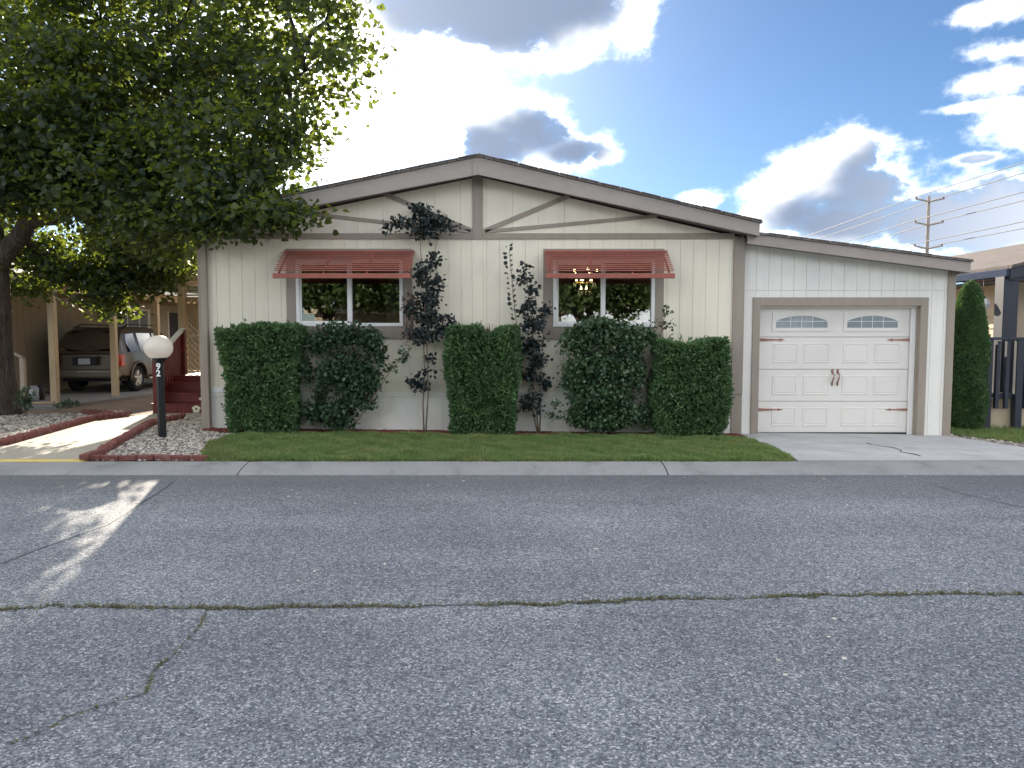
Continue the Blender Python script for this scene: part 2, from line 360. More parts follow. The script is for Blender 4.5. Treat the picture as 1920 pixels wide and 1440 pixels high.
def asphalt():
    m, nt, b = new_mat('weathered_asphalt'); p = pos(nt)
    def vor(scale, dims='F1'):
        v = nt.nodes.new('ShaderNodeTexVoronoi'); v.inputs['Scale'].default_value = scale; nt.links.new(p, v.inputs['Vector']); return v
    v1 = vor(112); v2 = vor(46)
    hs = nt.nodes.new('ShaderNodeSeparateColor'); nt.links.new(v1.outputs['Color'], hs.inputs[0])
    hs2 = nt.nodes.new('ShaderNodeSeparateColor'); nt.links.new(v2.outputs['Color'], hs2.inputs[0])
    a = ramp(nt, hs.outputs[0], [(0, (.035, .041, .054)), (.45, (.140, .158, .190)), (.85, (.31, .335, .37)), (1, (.70, .70, .70))])
    c = ramp(nt, hs2.outputs[1], [(0, (.095, .105, .124)), (.7, (.22, .238, .268)), (1, (.40, .41, .42))])
    cc = mixc(nt, .3, a, c)
    dirt = ramp(nt, noise(nt, p, .45, 6, .6), [(.32, (.70, .70, .72)), (.7, (1.14, 1.13, 1.11))])
    cc = mixc(nt, 1.0, cc, dirt, 'MULTIPLY')
    st = ramp(nt, noise(nt, pos(nt, (.25, 1.6, 1)), .9, 5, .55), [(.35, (.86, .86, .87)), (.65, (1.05, 1.05, 1.04))])
    cc = mixc(nt, 1.0, cc, st, 'MULTIPLY')
    oil = ramp(nt, noise(nt, pos(nt, (.7, 1.2, 1)), 1.6, 7, .7), [(.62, (0, 0, 0)), (.78, (.55, .55, .55))])
    cc = mixc(nt, oil, cc, (.075, .077, .085))
    # the strip along the gutter is darker, with a wandering edge
    sp = nt.nodes.new('ShaderNodeSeparateXYZ'); nt.links.new(p, sp.inputs[0])
    ad = nt.nodes.new('ShaderNodeMath'); ad.operation = 'MULTIPLY_ADD'; ad.inputs[1].default_value = .8
    nt.links.new(noise(nt, p, .8, 4), ad.inputs[0]); nt.links.new(sp.outputs[1], ad.inputs[2])
    edge = nt.nodes.new('ShaderNodeMapRange'); edge.interpolation_type = 'SMOOTHSTEP'; edge.inputs['From Min'].default_value = 7.2; edge.inputs['From Max'].default_value = 8.7
    nt.links.new(ad.outputs[0], edge.inputs['Value'])
    f = nt.nodes.new('ShaderNodeMath'); f.operation = 'MULTIPLY'; f.inputs[1].default_value = .55; nt.links.new(edge.outputs[0], f.inputs[0])
    cc = mixc(nt, f.outputs[0], cc, (.085, .087, .095))
    nt.links.new(cc, b.inputs['Base Color']); b.inputs['Roughness'].default_value = .82; b.inputs['Specular IOR Level'].default_value = .35
    h = mixc(nt, .5, v1.outputs['Distance'], v2.outputs['Distance'])
    bump(nt, b, h, .9, .006); return m
M['asphalt'] = asphalt()
M['tar'] = mat('crack_tar', (.06, .06, .062), .7, .3, 12)
def concrete(name, c, var=.1, stain=(.12, .12, .12)):
    m, nt, b = new_mat(name); p = pos(nt)
    a = ramp(nt, noise(nt, p, 1.3, 8, .65), [(.3, mul(c, 1 - var * 1.6)), (.7, mul(c, 1 + var))])
    g = ramp(nt, noise(nt, p, 140, 3, .6), [(.35, (.78, .78, .78)), (.65, (1.12, 1.12, 1.12))])
    cc = mixc(nt, 1, a, g, 'MULTIPLY')
    cc = mixc(nt, ramp(nt, noise(nt, pos(nt, (1, .6, 1)), 2.7, 8, .7), [(.52, (0, 0, 0)), (.78, (.75, .75, .75))]), cc, stain)
    nt.links.new(cc, b.inputs['Base Color']); b.inputs['Roughness'].default_value = .85; b.inputs['Specular IOR Level'].default_value = .3
    bump(nt, b, noise(nt, p, 120, 4), .35, .004); return m
M['kerb'] = concrete('kerb_concrete', (.27, .275, .28))
M['drive'] = concrete('driveway_concrete', (.44, .445, .455), .10, (.25, .25, .26))
M['walk'] = concrete('walkway_concrete', (.42, .385, .32), .08, (.30, .27, .22))
M['slab'] = concrete('carport_slab_concrete', (.27, .26, .25), .1)
M['yellow'] = mat('worn_yellow_paint', (.62, .47, .13), .7, .15, 5, dirt=((.45, .39, .25), 5))
M['dirt'] = mat('bare_dirt', (.20, .145, .10), .95, .25, 3, bs=.8, bscale=40)
M['soil'] = mat('lawn_soil', (.075, .095, .04), .95, .35, 6, bs=.8, bscale=60)
M['mulch'] = mat('red_mulch', (.15, .032, .022), .9, .45, 18, bs=.6, bscale=60)
M['ground'] = mat('far_ground', (.17, .15, .11), .95, .25, .4)
M['brick'] = mat('red_edging_brick', (.15, .052, .044), .85, .25, 7, bs=.6, bscale=70, dirt=((.24, .13, .11), 6))
M['redwood'] = mat('redwood_stain', (.115, .014, .010), .5, .3, 3, (8, 1, 1), bs=.3, bscale=30)
M['tan'] = mat('tan_paint', (.47, .36, .22), .65, .08, 2, bs=.2, bscale=30)
M['tan_siding'] = mat('tan_siding_paint', (.40, .34, .255), .7, .06, 2, (6, 6, .6), bs=.2, bscale=30)
M['beige_lap'] = mat('beige_lap_paint', (.52, .42, .30), .65, .06, 2)
M['navy'] = mat('dark_navy_paint', (.022, .026, .042), .5, .15, 3)
M['gutter'] = mat('navy_gutter_metal', (.05, .065, .105), .9, .1, spec=.03)
M['pale'] = mat('pale_trim_paint', (.72, .69, .63), .6, .05)
M['red_paint'] = mat('red_door_paint', (.24, .015, .022), .4, .1)
M['bark'] = None
def bark():
    m, nt, b = new_mat('furrowed_bark'); p = pos(nt, (1, 1, .22))
    f = noise(nt, p, 16, 8, .65, .8)
    nt.links.new(ramp(nt, f, [(.3, (.022, .017, .014)), (.55, (.085, .068, .055)), (.75, (.16, .135, .115))]), b.inputs['Base Color'])
    b.inputs['Roughness'].default_value = .95; bump(nt, b, f, 1, .05); return m
M['bark'] = bark()
M['stem'] = mat('shrub_stem', (.22, .17, .13), .8, .25, 20)
M['maple'] = leaf_mat('maple_leaf', (.008, .022, .015), (.024, .046, .025), (.40, .50, .05), .24)
M['far_leaf'] = leaf_mat('far_tree_leaf', (.045, .075, .03), (.11, .16, .06), (.30, .38, .08), .35)
M['arbor'] = leaf_mat('arborvitae_spray', (.038, .100, .042), (.16, .26, .11), (.14, .26, .06), .2, .6, 2.5)
M['privet'] = leaf_mat('glossy_shrub_leaf', (.028, .068, .034), (.14, .215, .115), (.10, .20, .05), .18, .35, 2.5)
M['rose'] = leaf_mat('rose_leaf', (.024, .056, .030), (.095, .150, .085), (.12, .20, .06), .2, .45, 2.5)
M['smoke'] = leaf_mat('smoke_bush_leaf', (.016, .026, .027), (.058, .078, .076), (.09, .07, .05), .12, .5, 2.5)
M['plume'] = leaf_mat('smoke_plume', (.20, .13, .11), (.36, .25, .22), (.3, .2, .15), .3, .9)
M['core'] = mat('inner_twigs', (.018, .030, .012), .95, .5, 16, bs=1, bscale=30)
M['grass'] = leaf_mat('grass_blade', (.13, .19, .07), (.40, .43, .18), (.3, .38, .1), .35, .6, 1.6)
def grass_mat():
    m = leaf_mat('lawn_blade', (.10, .175, .06), (.29, .38, .14), (.27, .39, .09), .32, .55)
    nt = m.node_tree; b = nt.nodes['Principled BSDF']; src = b.inputs['Base Color'].links[0].from_socket
    p1 = noise(nt, pos(nt, (.8, 1.5, 1)), 1.7, 5, .6); p2 = noise(nt, pos(nt), 5.5, 4, .6)
    c1 = mixc(nt, ramp(nt, p1, [(.5, (0, 0, 0)), (.68, (.75, .75, .75))]), src, (.34, .32, .14))
    c2 = mixc(nt, ramp(nt, p2, [(.48, (0, 0, 0)), (.7, (.65, .65, .65))]), c1, (.055, .11, .032))
    nt.links.new(c2, b.inputs['Base Color']); return m
M['lawn'] = grass_mat()
def add_patches(m, c, scale, lo, hi, k):
    nt = m.node_tree; b = nt.nodes['Principled BSDF']; src = b.inputs['Base Color'].links[0].from_socket
    nt.links.new(mixc(nt, ramp(nt, noise(nt, pos(nt), scale, 5, .65), [(lo, (0, 0, 0)), (hi, (k, k, k))]), src, c), b.inputs['Base Color'])
add_patches(M['arbor'], (.13, .105, .055), 6.0, .60, .74, .75); add_patches(M['arbor'], (.16, .30, .09), 3.2, .50, .70, .6)
add_patches(M['privet'], (.15, .20, .08), 4.0, .55, .75, .5); add_patches(M['rose'], (.16, .13, .06), 5.0, .60, .75, .55)
add_patches(M['maple'], (.050, .075, .022), 1.1, .52, .72, .6)
M['straw'] = leaf_mat('dry_grass_blade', (.13, .105, .05), (.26, .21, .11), (.25, .2, .08), .25, .8)
M['moss'] = leaf_mat('crack_weed', (.12, .13, .07), (.27, .26, .16), (.1, .12, .03), .2, .8)
def rock_mat(name, stops):
    m, nt, b = new_mat(name); g = nt.nodes.new('ShaderNodeNewGeometry')
    cc = ramp(nt, g.outputs['Random Per Island'], stops)
    cc = mixc(nt, 1, cc, ramp(nt, noise(nt, pos(nt), 70, 4), [(.3, (.8, .8, .8)), (.7, (1.1, 1.1, 1.1))]), 'MULTIPLY')
    nt.links.new(cc, b.inputs['Base Color']); b.inputs['Roughness'].default_value = .85; return m
M['gravel'] = rock_mat('pale_gravel', [(0, (.14, .125, .115)), (.35, (.32, .29, .26)), (.75, (.50, .45, .39)), (1, (.62, .58, .52))])
M['gravel_base'] = mat('gravel_dust', (.25, .22, .19), .95, .3, 20)
M['chips'] = rock_mat('red_bark_chip', [(0, (.07, .016, .012)), (.6, (.17, .035, .024)), (1, (.26, .065, .045))])
M['lamp_black'] = mat('black_post_paint', (.010, .010, .012), .45, .2, 8)
M['number'] = mat('white_number', (.85, .85, .85), .5, .02)
def globe():
    m, nt, b = new_mat('opal_globe'); b.inputs['Base Color'].default_value = (.84, .80, .75, 1); b.inputs['Roughness'].default_value = .25
    t = nt.nodes.new('ShaderNodeBsdfTranslucent'); t.inputs['Color'].default_value = (.94, .87, .80, 1)
    mx = nt.nodes.new('ShaderNodeMixShader'); mx.inputs[0].default_value = .5
    nt.links.new(b.outputs[0], mx.inputs[1]); nt.links.new(t.outputs[0], mx.inputs[2]); nt.links.new(mx.outputs[0], nt.nodes['Material Output'].inputs['Surface']); return m
M['globe'] = globe()
M['car_paint'] = mat('tan_metallic_paint', (.125, .098, .07), .38, .04, 1, metal=.35, coat=.25)
M['car_dark'] = mat('black_plastic', (.015, .015, .016), .6, .1)
M['tail'] = mat('red_lens', (.42, .012, .015), .15, .1, coat=.6)
M['tyre'] = mat('tyre_rubber', (.018, .018, .018), .85, .2)
M['alloy'] = mat('alloy_wheel', (.62, .60, .56), .3, .05, metal=.9)
M['plate'] = mat('licence_plate', (.45, .46, .47), .5, .15, 30)
M['wood_pole'] = mat('weathered_pole_wood', (.27, .235, .21), .9, .2, 3)
M['wire'] = mat('cable_black', (.10, .105, .12), .6, .1)
M['clay'] = mat('planter_clay', (.12, .06, .04), .8, .2)
M['petal'] = mat('cream_decal', (.72, .65, .50), .6, .08, 10)
M['dry_leaf'] = mat('fallen_petal', (.62, .58, .50), .8, .2, 20)
# ================================================================== SETTING: ground
def gz(x, y):
    """height of the yards behind the kerb"""
    zc = .085
    zf = np.interp(x, [-30, -5, 4, 7, 30], [.06, .055, -.045, -.075, -.10])
    t = min(1, max(0, (y - 8.95) / 3.3)); z = zc * (1 - t) + zf * t
    if y > 12.3: z += np.interp(x, [-7, -4], [-1, 0]) * .017 * min(10, y - 12.3)
    return float(z)
def sheet(name, poly, off, material, label, cat, step=.45, kind='structure', skirt=.10, bumpy=0, parent=None):
    """ground sheet that follows the yard, cut to an outline in x,y"""
    bm = bmesh.new(); vs = [bm.verts.new((x, y, 0)) for x, y in poly]; bm.faces.new(vs)
    xs = [p[0] for p in poly]; ys = [p[1] for p in poly]
    for ax, lo, hi in ((0, min(xs), max(xs)), (1, min(ys), max(ys))):
        k = lo + step
        while k < hi - 1e-4:
            co = (k, 0, 0) if ax == 0 else (0, k, 0); no = (1, 0, 0) if ax == 0 else (0, 1, 0)
            bmesh.ops.bisect_plane(bm, geom=bm.verts[:] + bm.edges[:] + bm.faces[:], plane_co=co, plane_no=no); k += step
    edges = [e for e in bm.edges if len(e.link_faces) == 1]
    r = bmesh.ops.extrude_edge_only(bm, edges=edges)
    low = {v for v in r['geom'] if isinstance(v, bmesh.types.BMVert)}
    for v in bm.verts:
        z = gz(v.co.x, v.co.y) + off + (random.uniform(-bumpy, bumpy) if bumpy and v not in low else 0)
        v.co.z = z - (skirt if v in low else 0)
    bmesh.ops.recalc_face_normals(bm, faces=bm.faces)
    if sum(f.normal.z for f in bm.faces) < 0: bmesh.ops.reverse_faces(bm, faces=bm.faces)
    cx = (min(xs) + max(xs)) / 2; cy_ = (min(ys) + max(ys)) / 2
    for v in bm.verts: v.co.x -= cx; v.co.y -= cy_
    me = bpy.data.meshes.new(name); bm.to_mesh(me); bm.free(); me.materials.append(material)
    o = bpy.data.objects.new(name, me); link(o, parent, (cx, cy_, 0)); return tag(o, label, cat, kind=kind)
def inside(poly, x, y):
    c = np.zeros(len(x), bool); n = len(poly)
    for i in range(n):
        x1, y1 = poly[i]; x2, y2 = poly[(i + 1) % n]
        if y1 == y2: continue
        m = ((y1 > y) != (y2 > y)) & (x < (x2 - x1) * (y - y1) / (y2 - y1) + x1); c ^= m
    return c
def scatter(poly, n, rnd):
    xs = [p[0] for p in poly]; ys = [p[1] for p in poly]
    x = rnd.uniform(min(xs), max(xs), n); y = rnd.uniform(min(ys), max(ys), n); k = inside(poly, x, y); return x[k], y[k]

b = MB(); b.add([(-500, -400, -.30), (500, -400, -.30), (500, 900, -.30), (-500, 900, -.30)], [(0, 1, 2, 3)])
tag(b.build('ground', M['ground'], origin=(0, 0, 0)), 'bare dry ground stretching away beyond the homes', 'ground', kind='structure')
b = MB(); b.box(-60, 60, -9.5, 8.52, -.32, 0)
road = tag(b.build('road', M['asphalt'], origin=(0, 0, 0)), 'weathered grey asphalt street in front of the home', 'road', kind='structure')
sheet('yard', [(-60, 8.9), (60, 8.9), (60, 60), (-60, 60)], -.035, M['dirt'], 'bare brown earth of the lots behind the kerb', 'yard', 1.5)

# cracks in the road, each a groove filled with dark tar and weeds
def wander(pts, n, amp, rnd):
    pts = [Vector((*p, 0)) for p in pts]; out = []
    for a, c in zip(pts[:-1], pts[1:]):
        for k in range(n): out.append(a.lerp(c, k / n))
    out.append(pts[-1]); dy = 0
    for i, p in enumerate(out):
        dy = dy * .75 + rnd.normal() * amp
        if 0 < i < len(out) - 1: p.y += dy; p.x += rnd.normal() * amp * .3
    return out
def crack(name, pts, w, label, weeds=0, spread=.03):
    V = []; F = []; n = len(pts)
    for i, p in enumerate(pts):
        d = (pts[min(i + 1, n - 1)] - pts[max(i - 1, 0)]).normalized(); s = Vector((-d.y, d.x, 0)); ww = w * rng.uniform(.5, 1.4) * (1 if i < n - 4 else (n - 1 - i) / 4 + .15)
        V += [p + s * ww / 2 + Vector((0, 0, .004)), p - s * ww / 2 + Vector((0, 0, .004))]
    for i in range(n - 1): F.append((2 * i, 2 * i + 1, 2 * i + 3, 2 * i + 2))
    m = MB(); m.add(V, F); o = m.build('crack', M['tar'], road)
    if label: o['label'] = label
    if weeds:
        idx = rng.integers(0, n - 1, weeds); t = rng.uniform(0, 1, weeds)
        P = np.array([tuple(p) for p in pts]); c = P[idx] * (1 - t)[:, None] + P[idx + 1] * t[:, None]
        c[:, 1] += rng.normal(size=weeds) * spread + spread * .5; c[:, 2] = .003
        keep = np.sin(c[:, 0] * 3.1) + np.sin(c[:, 0] * 7.7 + 1) + rng.normal(size=weeds) * .8 > -.9; c = c[keep]
        v, f = leaf_cloud(c, .022, rng, tilt=.5, shape='narrow', droop=-.4)
        ob = fast_mesh('weeds', v, f, M['moss'], road); ob['kind'] = 'stuff'
def gp(px, py): d = ray(px, py); t = -CAM_H / d.z; return (d.x * t, d.y * t)
crack('crack', wander([(-12, 4.45), gp(0, 1143), gp(120, 1138), gp(390, 1142), gp(640, 1140), gp(960, 1134), gp(1300, 1124), gp(1560, 1118), gp(1920, 1116), (12, 4.75)], 22, .011, rng), .010, 'long mossy crack running across the whole street', 4600, .014)
crack('crack', wander([gp(390, 1142), gp(375, 1175), gp(320, 1232), gp(285, 1262), gp(275, 1300), gp(130, 1345), gp(30, 1395)], 10, .006, rng), .004, 'thin crack branching off towards the near lane', 160, .008)
crack('crack', wander([gp(1930, 955), gp(1800, 925), gp(1730, 903)], 8, .012, rng), .010, None)
crack('crack', wander([gp(-10, 1062), gp(80, 1028), gp(200, 985), gp(310, 915), gp(330, 900)], 9, .012, rng), .012, None)

# kerb in separate cast lengths
kerb = empty('kerb', (0, 8.52, 0), 'rolled concrete kerb between the street and the yards', 'kerb', kind='structure')
prof = [(0, -.25), (0, .004), (.03, .022), (.12, .045), (.24, .070), (.36, .083), (.43, .085), (.43, -.25)]
m = MB(); m.prismx(prof, -4.83 / 2 + .008, 4.83 / 2 - .008)
kb0 = None
for k in range(-5, 6):
    xc = -3.08 + 4.83 * (k + .5)
    if kb0 is None: kb0 = m.build('kerb_length', M['kerb'], kerb, origin=(0, 0, 0)); kb0.location = (xc, 0, 0)
    else: inst('kerb_length', kb0.data, kerb, (xc, 8.52, 0))

# lawn, planting bed, gravel, paths
LAWN = [(-3.62, 8.96)] + [(-3.3 + k * .12, 8.955 + .022 * math.sin(k * 2.1) + .012 * math.sin(k * 5.7)) for k in range(55)] + [(3.34, 8.97), (3.45, 9.6), (3.58, 11.72), (0, 11.70), (-3.9, 11.72), (-4.16, 11.3), (-4.18, 10.6), (-3.98, 9.8), (-3.78, 9.3)]
BED = [(-4.3, 11.66), (3.60, 11.66), (3.62, 12.26), (-4.9, 12.26), (-4.85, 11.95)]
WALK = [(-9.4, 8.97), (-5.02, 8.97), (-5.04, 9.35), (-5.98, 12.7), (-5.9, 14.9), (-7.0, 14.9), (-7.36, 13.5), (-6.80, 10.35), (-6.9, 9.9), (-9.4, 9.6)]
GRAV_R = [(-4.98, 8.99), (-3.62, 8.99), (-3.80, 9.35), (-4.02, 9.9), (-4.2, 10.6), (-4.18, 11.3), (-4.25, 11.7), (-4.86, 12.0), (-4.86, 14.3), (-5.9, 14.3), (-5.94, 12.6), (-5.0, 9.3)]
GRAV_L = [(-16, 9.62), (-9.4, 9.66), (-6.95, 9.95), (-6.86, 10.4), (-7.42, 13.5), (-7.1, 14.5), (-8.5, 14.9), (-16, 14.6)]
DRIVE = [(3.37, 8.97), (9.2, 8.97), (7.05, 10.2), (7.0, 12.45), (3.62, 12.45), (3.60, 11.7), (3.47, 9.6)]
sheet('lawn_soil', LAWN, .0, M['soil'], 'dark soil beneath the clipped front lawn', 'soil', .4, bumpy=.006)
sheet('mulch_bed', BED, .012, M['mulch'], 'strip of red bark mulch along the foot of the home', 'mulch bed', .3, bumpy=.012)
sheet('walkway', WALK, .008, M['walk'], 'pale sunlit concrete walkway leading to the red steps', 'walkway', .5)
sheet('gravel_bed', GRAV_R, -.006, M['gravel_base'], 'gravel bed around the lamp post beside the walkway', 'gravel bed', .4)
sheet('gravel_bed', GRAV_L, -.006, M['gravel_base'], 'gravel bed under the big maple tree', 'gravel bed', .4)
sheet('driveway', DRIVE, .012, M['drive'], 'grey concrete driveway in front of the garage door', 'driveway', .4)
NLAWN = [(7.55, 10.55), (9.3, 9.0), (22, 9.0), (22, 13.4), (7.3, 13.4), (7.25, 12.3)]
sheet('neighbour_lawn_soil', NLAWN, .004, M['soil'], 'dark soil beneath the sunlit lawn of the next lot', 'soil', .5, bumpy=.008)
NSTRIP = [(7.06, 10.25), (9.2, 9.0), (9.28, 9.0), (7.54, 10.5), (7.22, 12.3), (7.25, 14), (7.03, 14), (7.02, 12.4)]
sheet('gravel_strip', NSTRIP, 0, M['gravel_base'], 'narrow rocky strip between the driveway and the next lawn', 'gravel strip', .4)
SLAB = [(-13.3, 16.4), (-9.75, 16.4), (-9.75, 31), (-13.3, 31)]
sheet('carport_slab', SLAB, .035, M['slab'], 'concrete slab under the open carport', 'slab', .8)
m = MB(); c0 = [gp(*p) for p in ((1000, 0),)] if False else None
def dcrack(pts):
    P = [Vector((x, y, gz(x, y) + .017)) for x, y in pts]; V = []; F = []
    for i, p in enumerate(P):
        w = .012 * rng.uniform(.5, 1.6); V += [p + Vector((w, w * .3, 0)), p - Vector((w, w * .3, 0))]
    for i in range(len(P) - 1): F.append((2 * i, 2 * i + 1, 2 * i + 3, 2 * i + 2))
    q = MB(); q.add(V, F); return q.build('crack', M['tar'], bpy.data.objects['driveway'])
dcrack([(5.02, 9.35), (5.06, 9.55), (5.00, 9.8), (5.13, 10.05), (5.17, 10.35), (5.05, 10.7), (5.1, 10.95)])
dcrack([(5.05, 10.7), (5.5, 10.75), (6.0, 10.72), (6.9, 10.95)])
# yellow painted nose of the walkway at the kerb
m = MB(); zc = gz(-6, 8.97)
m.box(-9.4, -5.02, 8.93, 9.04, .05, zc + .014); tag(m.build('walkway_edge', M['yellow'], bpy.data.objects['walkway'], bevel=.01), 'worn yellow paint along the front edge')

# gravel: pebbles too many to count
def rocks(name, poly, n, size, material, label, flat=.6, off=.004):
    x, y = scatter(poly, n, rng); n = len(x); z = np.array([gz(a, c) for a, c in zip(x, y)]) + off
    base = np.array([(0, 0, 1), (.9, 0, .25), (.28, .85, .3), (-.72, .53, .2), (-.72, -.53, .3), (.28, -.85, .2), (0, 0, -.4)])
    tri = np.array([(0, 1, 2), (0, 2, 3), (0, 3, 4), (0, 4, 5), (0, 5, 1), (6, 2, 1), (6, 3, 2), (6, 4, 3), (6, 5, 4), (6, 1, 5)])
    a = rng.uniform(0, 6.28, n); s = size * rng.uniform(.5, 1.4, n)
    v = np.repeat(base[None], n, 0) * rng.uniform(.65, 1.25, (n, 7, 3)); v[:, :, 2] *= flat; v[:, :, 0] *= rng.uniform(.8, 1.5, n)[:, None]
    ca, sa = np.cos(a)[:, None], np.sin(a)[:, None]; vx = v[:, :, 0] * ca - v[:, :, 1] * sa; vy = v[:, :, 0] * sa + v[:, :, 1] * ca
    v = np.stack([vx, vy, v[:, :, 2]], 2) * s[:, None, None] + np.stack([x, y, z], 1)[:, None, :]
    o = fast_mesh(name, v.reshape(-1, 3), (np.arange(n)[:, None, None] * 7 + tri[None]).reshape(-1, 3), material)
    return tag(o, label, 'gravel' if material is M['gravel'] else 'mulch', kind='stuff')
rocks('gravel', GRAV_R, 9500, .027, M['gravel'], 'loose grey and tan pebbles around the lamp post')
rocks('gravel', GRAV_L, 22000, .030, M['gravel'], 'loose pale pebbles under the big maple')
rocks('gravel', NSTRIP, 2600, .03, M['gravel'], 'loose rocks along the far edge of the driveway')
rocks('bark_chips', BED, 9000, .024, M['chips'], 'loose red bark chips around the shrubs', .5, .016)

# grass blades
def blades(name, poly, n, h, material, label, off=.0, lean=.5, thin=None, base=None):
    x, y = scatter(poly, n, rng) if base is None else base
    if thin is not None: k = thin(x, y); x = x[k]; y = y[k]
    n = len(x); z = np.array([gz(a, c) for a, c in zip(x, y)]) + off
    a = rng.uniform(0, 6.28, n); hh = h * rng.uniform(.5, 1.4, n) * (1 + .35 * np.sin(x * 3.7 + y * 2) * np.sin(y * 5.1 - x * 1.9) + .2 * np.sin(x * 13 + y * 9)); w = .006 * rng.uniform(.7, 1.4, n)
    lx = np.cos(a) * hh * lean * rng.uniform(.2, 1.3, n); ly = np.sin(a) * hh * lean * rng.uniform(.2, 1.3, n)
    sx, sy = -np.sin(a) * w, np.cos(a) * w
    v = np.stack([np.stack([x - sx, y - sy, z], 1), np.stack([x + sx, y + sy, z], 1), np.stack([x + lx, y + ly, z + hh], 1)], 1)
    o = fast_mesh(name, v.reshape(-1, 3), np.arange(n * 3).reshape(-1, 3), material); return tag(o, label, 'grass', kind='stuff')
blades('lawn_grass', LAWN, 260000, .044, M['lawn'], 'short clipped green grass in front of the shrubs')
def patchy(x, y): return (np.sin(x * 2.3 + y) + np.sin(x * 1.1 - y * 2.7 + 2) + np.sin(x * 5.1 + y * 3.3) * .6) > .9
blades('dry_grass', LAWN, 60000, .034, M['straw'], 'straw-coloured dry blades among the lawn', thin=patchy)
LEFTEDGE = [(-3.62, 8.98), (-3.1, 8.98), (-3.4, 9.4), (-3.75, 9.9), (-3.95, 10.6), (-4.2, 11.2), (-4.2, 10.6), (-4.0, 9.8)]
blades('dry_grass', LEFTEDGE, 9000, .045, M['straw'], 'dry edge of the lawn beside the gravel', lean=.9)
blades('lawn_grass', NLAWN, 120000, .06, M['lawn'], 'bright sunlit green grass beside the next home')
# fallen petals lying on the asphalt
m = MB(); m.add([(-.5, -.2, 0), (0, -.35, .06), (.5, -.1, .02), (.45, .25, .07), (-.1, .35, .03)], [(0, 1, 2, 3, 4)])
pm = m.build('fallen_petal', M['dry_leaf'], origin=(0, 0, 0)); first = True
for k in range(46):
    px = random.uniform(150, 1900); py = 893 + abs(random.gauss(0, 1)) * 30 if k < 30 else random.uniform(900, 1300)
    x, y = gp(px, py); s = random.uniform(.018, .034)
    o = pm if first else bpy.data.objects.new('fallen_petal', pm.data)
    if not first: link(o)
    first = False; o.location = (x, y, .004); o.rotation_euler = (random.uniform(-.2, .2), 0, random.uniform(0, 6)); o.scale = (s, s, s); W[o.name] = o.location.copy()
    tag(o, 'tiny pale fallen petal lying on the asphalt', 'petal', 'fallen petals scattered over the street')

# scalloped brick edgings
def brick_mesh(L, Wd, H):
    q = MB(); q.box(-L / 2, L / 2, -Wd / 2, Wd / 2, -H / 2, H / 2); return q
bm0 = brick_mesh(.20, .095, .062).build('brick_source', M['brick'], bevel=.006, origin=(0, 0, 0)); bmesh_data = bm0.data; bpy.data.objects.remove(bm0)
def edging(pts, label, tilt, step, off):
    root = empty('brick_edging', (*pts[0], gz(*pts[0])), label, 'edging')
    P = [Vector((*p, 0)) for p in pts]; carry = 0
    for a, c in zip(P[:-1], P[1:]):
        L = (c - a).length; d = (c - a) / L; t = carry
        while t < L:
            p = a + d * t; z = gz(p.x, p.y) + off + random.uniform(-.006, .006)
            o = inst('brick', bmesh_data, root, (p.x, p.y, z), (0, -tilt + random.uniform(-.05, .05), math.atan2(d.y, d.x) + random.uniform(-.06, .06)), (random.uniform(.96, 1.04), 1, 1))
            mo = o.modifiers.new('bevel', 'BEVEL'); mo.width = .008; mo.segments = 2
            t += step
        carry = t - L
edging([(-5.06, 9.38), (-5.3, 10.2), (-5.66, 11.5), (-5.98, 12.65), (-5.93, 13.8)], 'sawtooth brick edging between the walkway and the lamp post gravel', .55, .135, .035)
edging([(-9.2, 9.68), (-6.98, 9.98), (-6.87, 10.4), (-7.12, 11.9), (-7.40, 13.5), (-7.2, 14.3), (-8.2, 14.7)], 'sawtooth brick edging between the walkway and the maple gravel', .55, .135, .035)
edging([(-4.96, 9.03), (-3.62, 9.03)], 'low brick edging across the front of the lamp post gravel', 0, .208, .03)
edging([(-5.03, 9.02), (-5.03, 9.30)], 'two upright bricks at the corner of the walkway and kerb', 0, .11, .06)

# ================================================================== THE HOME
YW = 12.2
house = empty('house', (-.6, YW, 0), 'cream manufactured home with taupe trim, red awnings and attached garage', 'house')
XL, XR = X(374, YW, 600), X(1394, YW, 600)            # outer faces of the corner boards
HB = 26.5                                            # back of the home
ridge = at(896, 291, 11.85); endR = at(1425, 415, 11.85); endL = at(345, 405, 11.85)
def roof_top(x):
    return ridge.z + (endR.z - ridge.z) * (x - ridge.x) / (endR.x - ridge.x) if x > ridge.x else ridge.z + (endL.z - ridge.z) * (x - ridge.x) / (endL.x - ridge.x)
TH = .27                                              # depth of the rake fascia
def under(x): return roof_top(x) - TH + .02
zband = Z(443, YW); zskirt = Z(738, YW)
def base(x): return gz(x, 12.2) - .02
# windows: opening in the wall
wins = [(X(556, YW, 560), X(756, YW, 560), Z(612, YW), Z(487, YW)), (X(1037, YW, 560), X(1227, YW, 560), Z(613, YW), Z(487, YW))]

def cut_spans(x0, x1, z0, z1, holes):
    """rectangles left of x0..x1,z0..z1 after removing holes that overlap it"""
    parts = [(x0, x1, z0, z1)]
    for hx0, hx1, hz0, hz1 in holes:
        new = []
        for a, c, e, f in parts:
            if hx1 <= a or hx0 >= c or hz1 <= e or hz0 >= f: new.append((a, c, e, f)); continue
            if hx0 > a: new.append((a, hx0, e, f))
            if hx1 < c: new.append((hx1, c, e, f))
            a2, c2 = max(a, hx0), min(c, hx1)
            if hz0 > e: new.append((a2, c2, e, hz0))
            if hz1 < f: new.append((a2, c2, hz1, f))
        parts = new
    return [p for p in parts if p[1] - p[0] > .004 and p[3] - p[2] > .004]
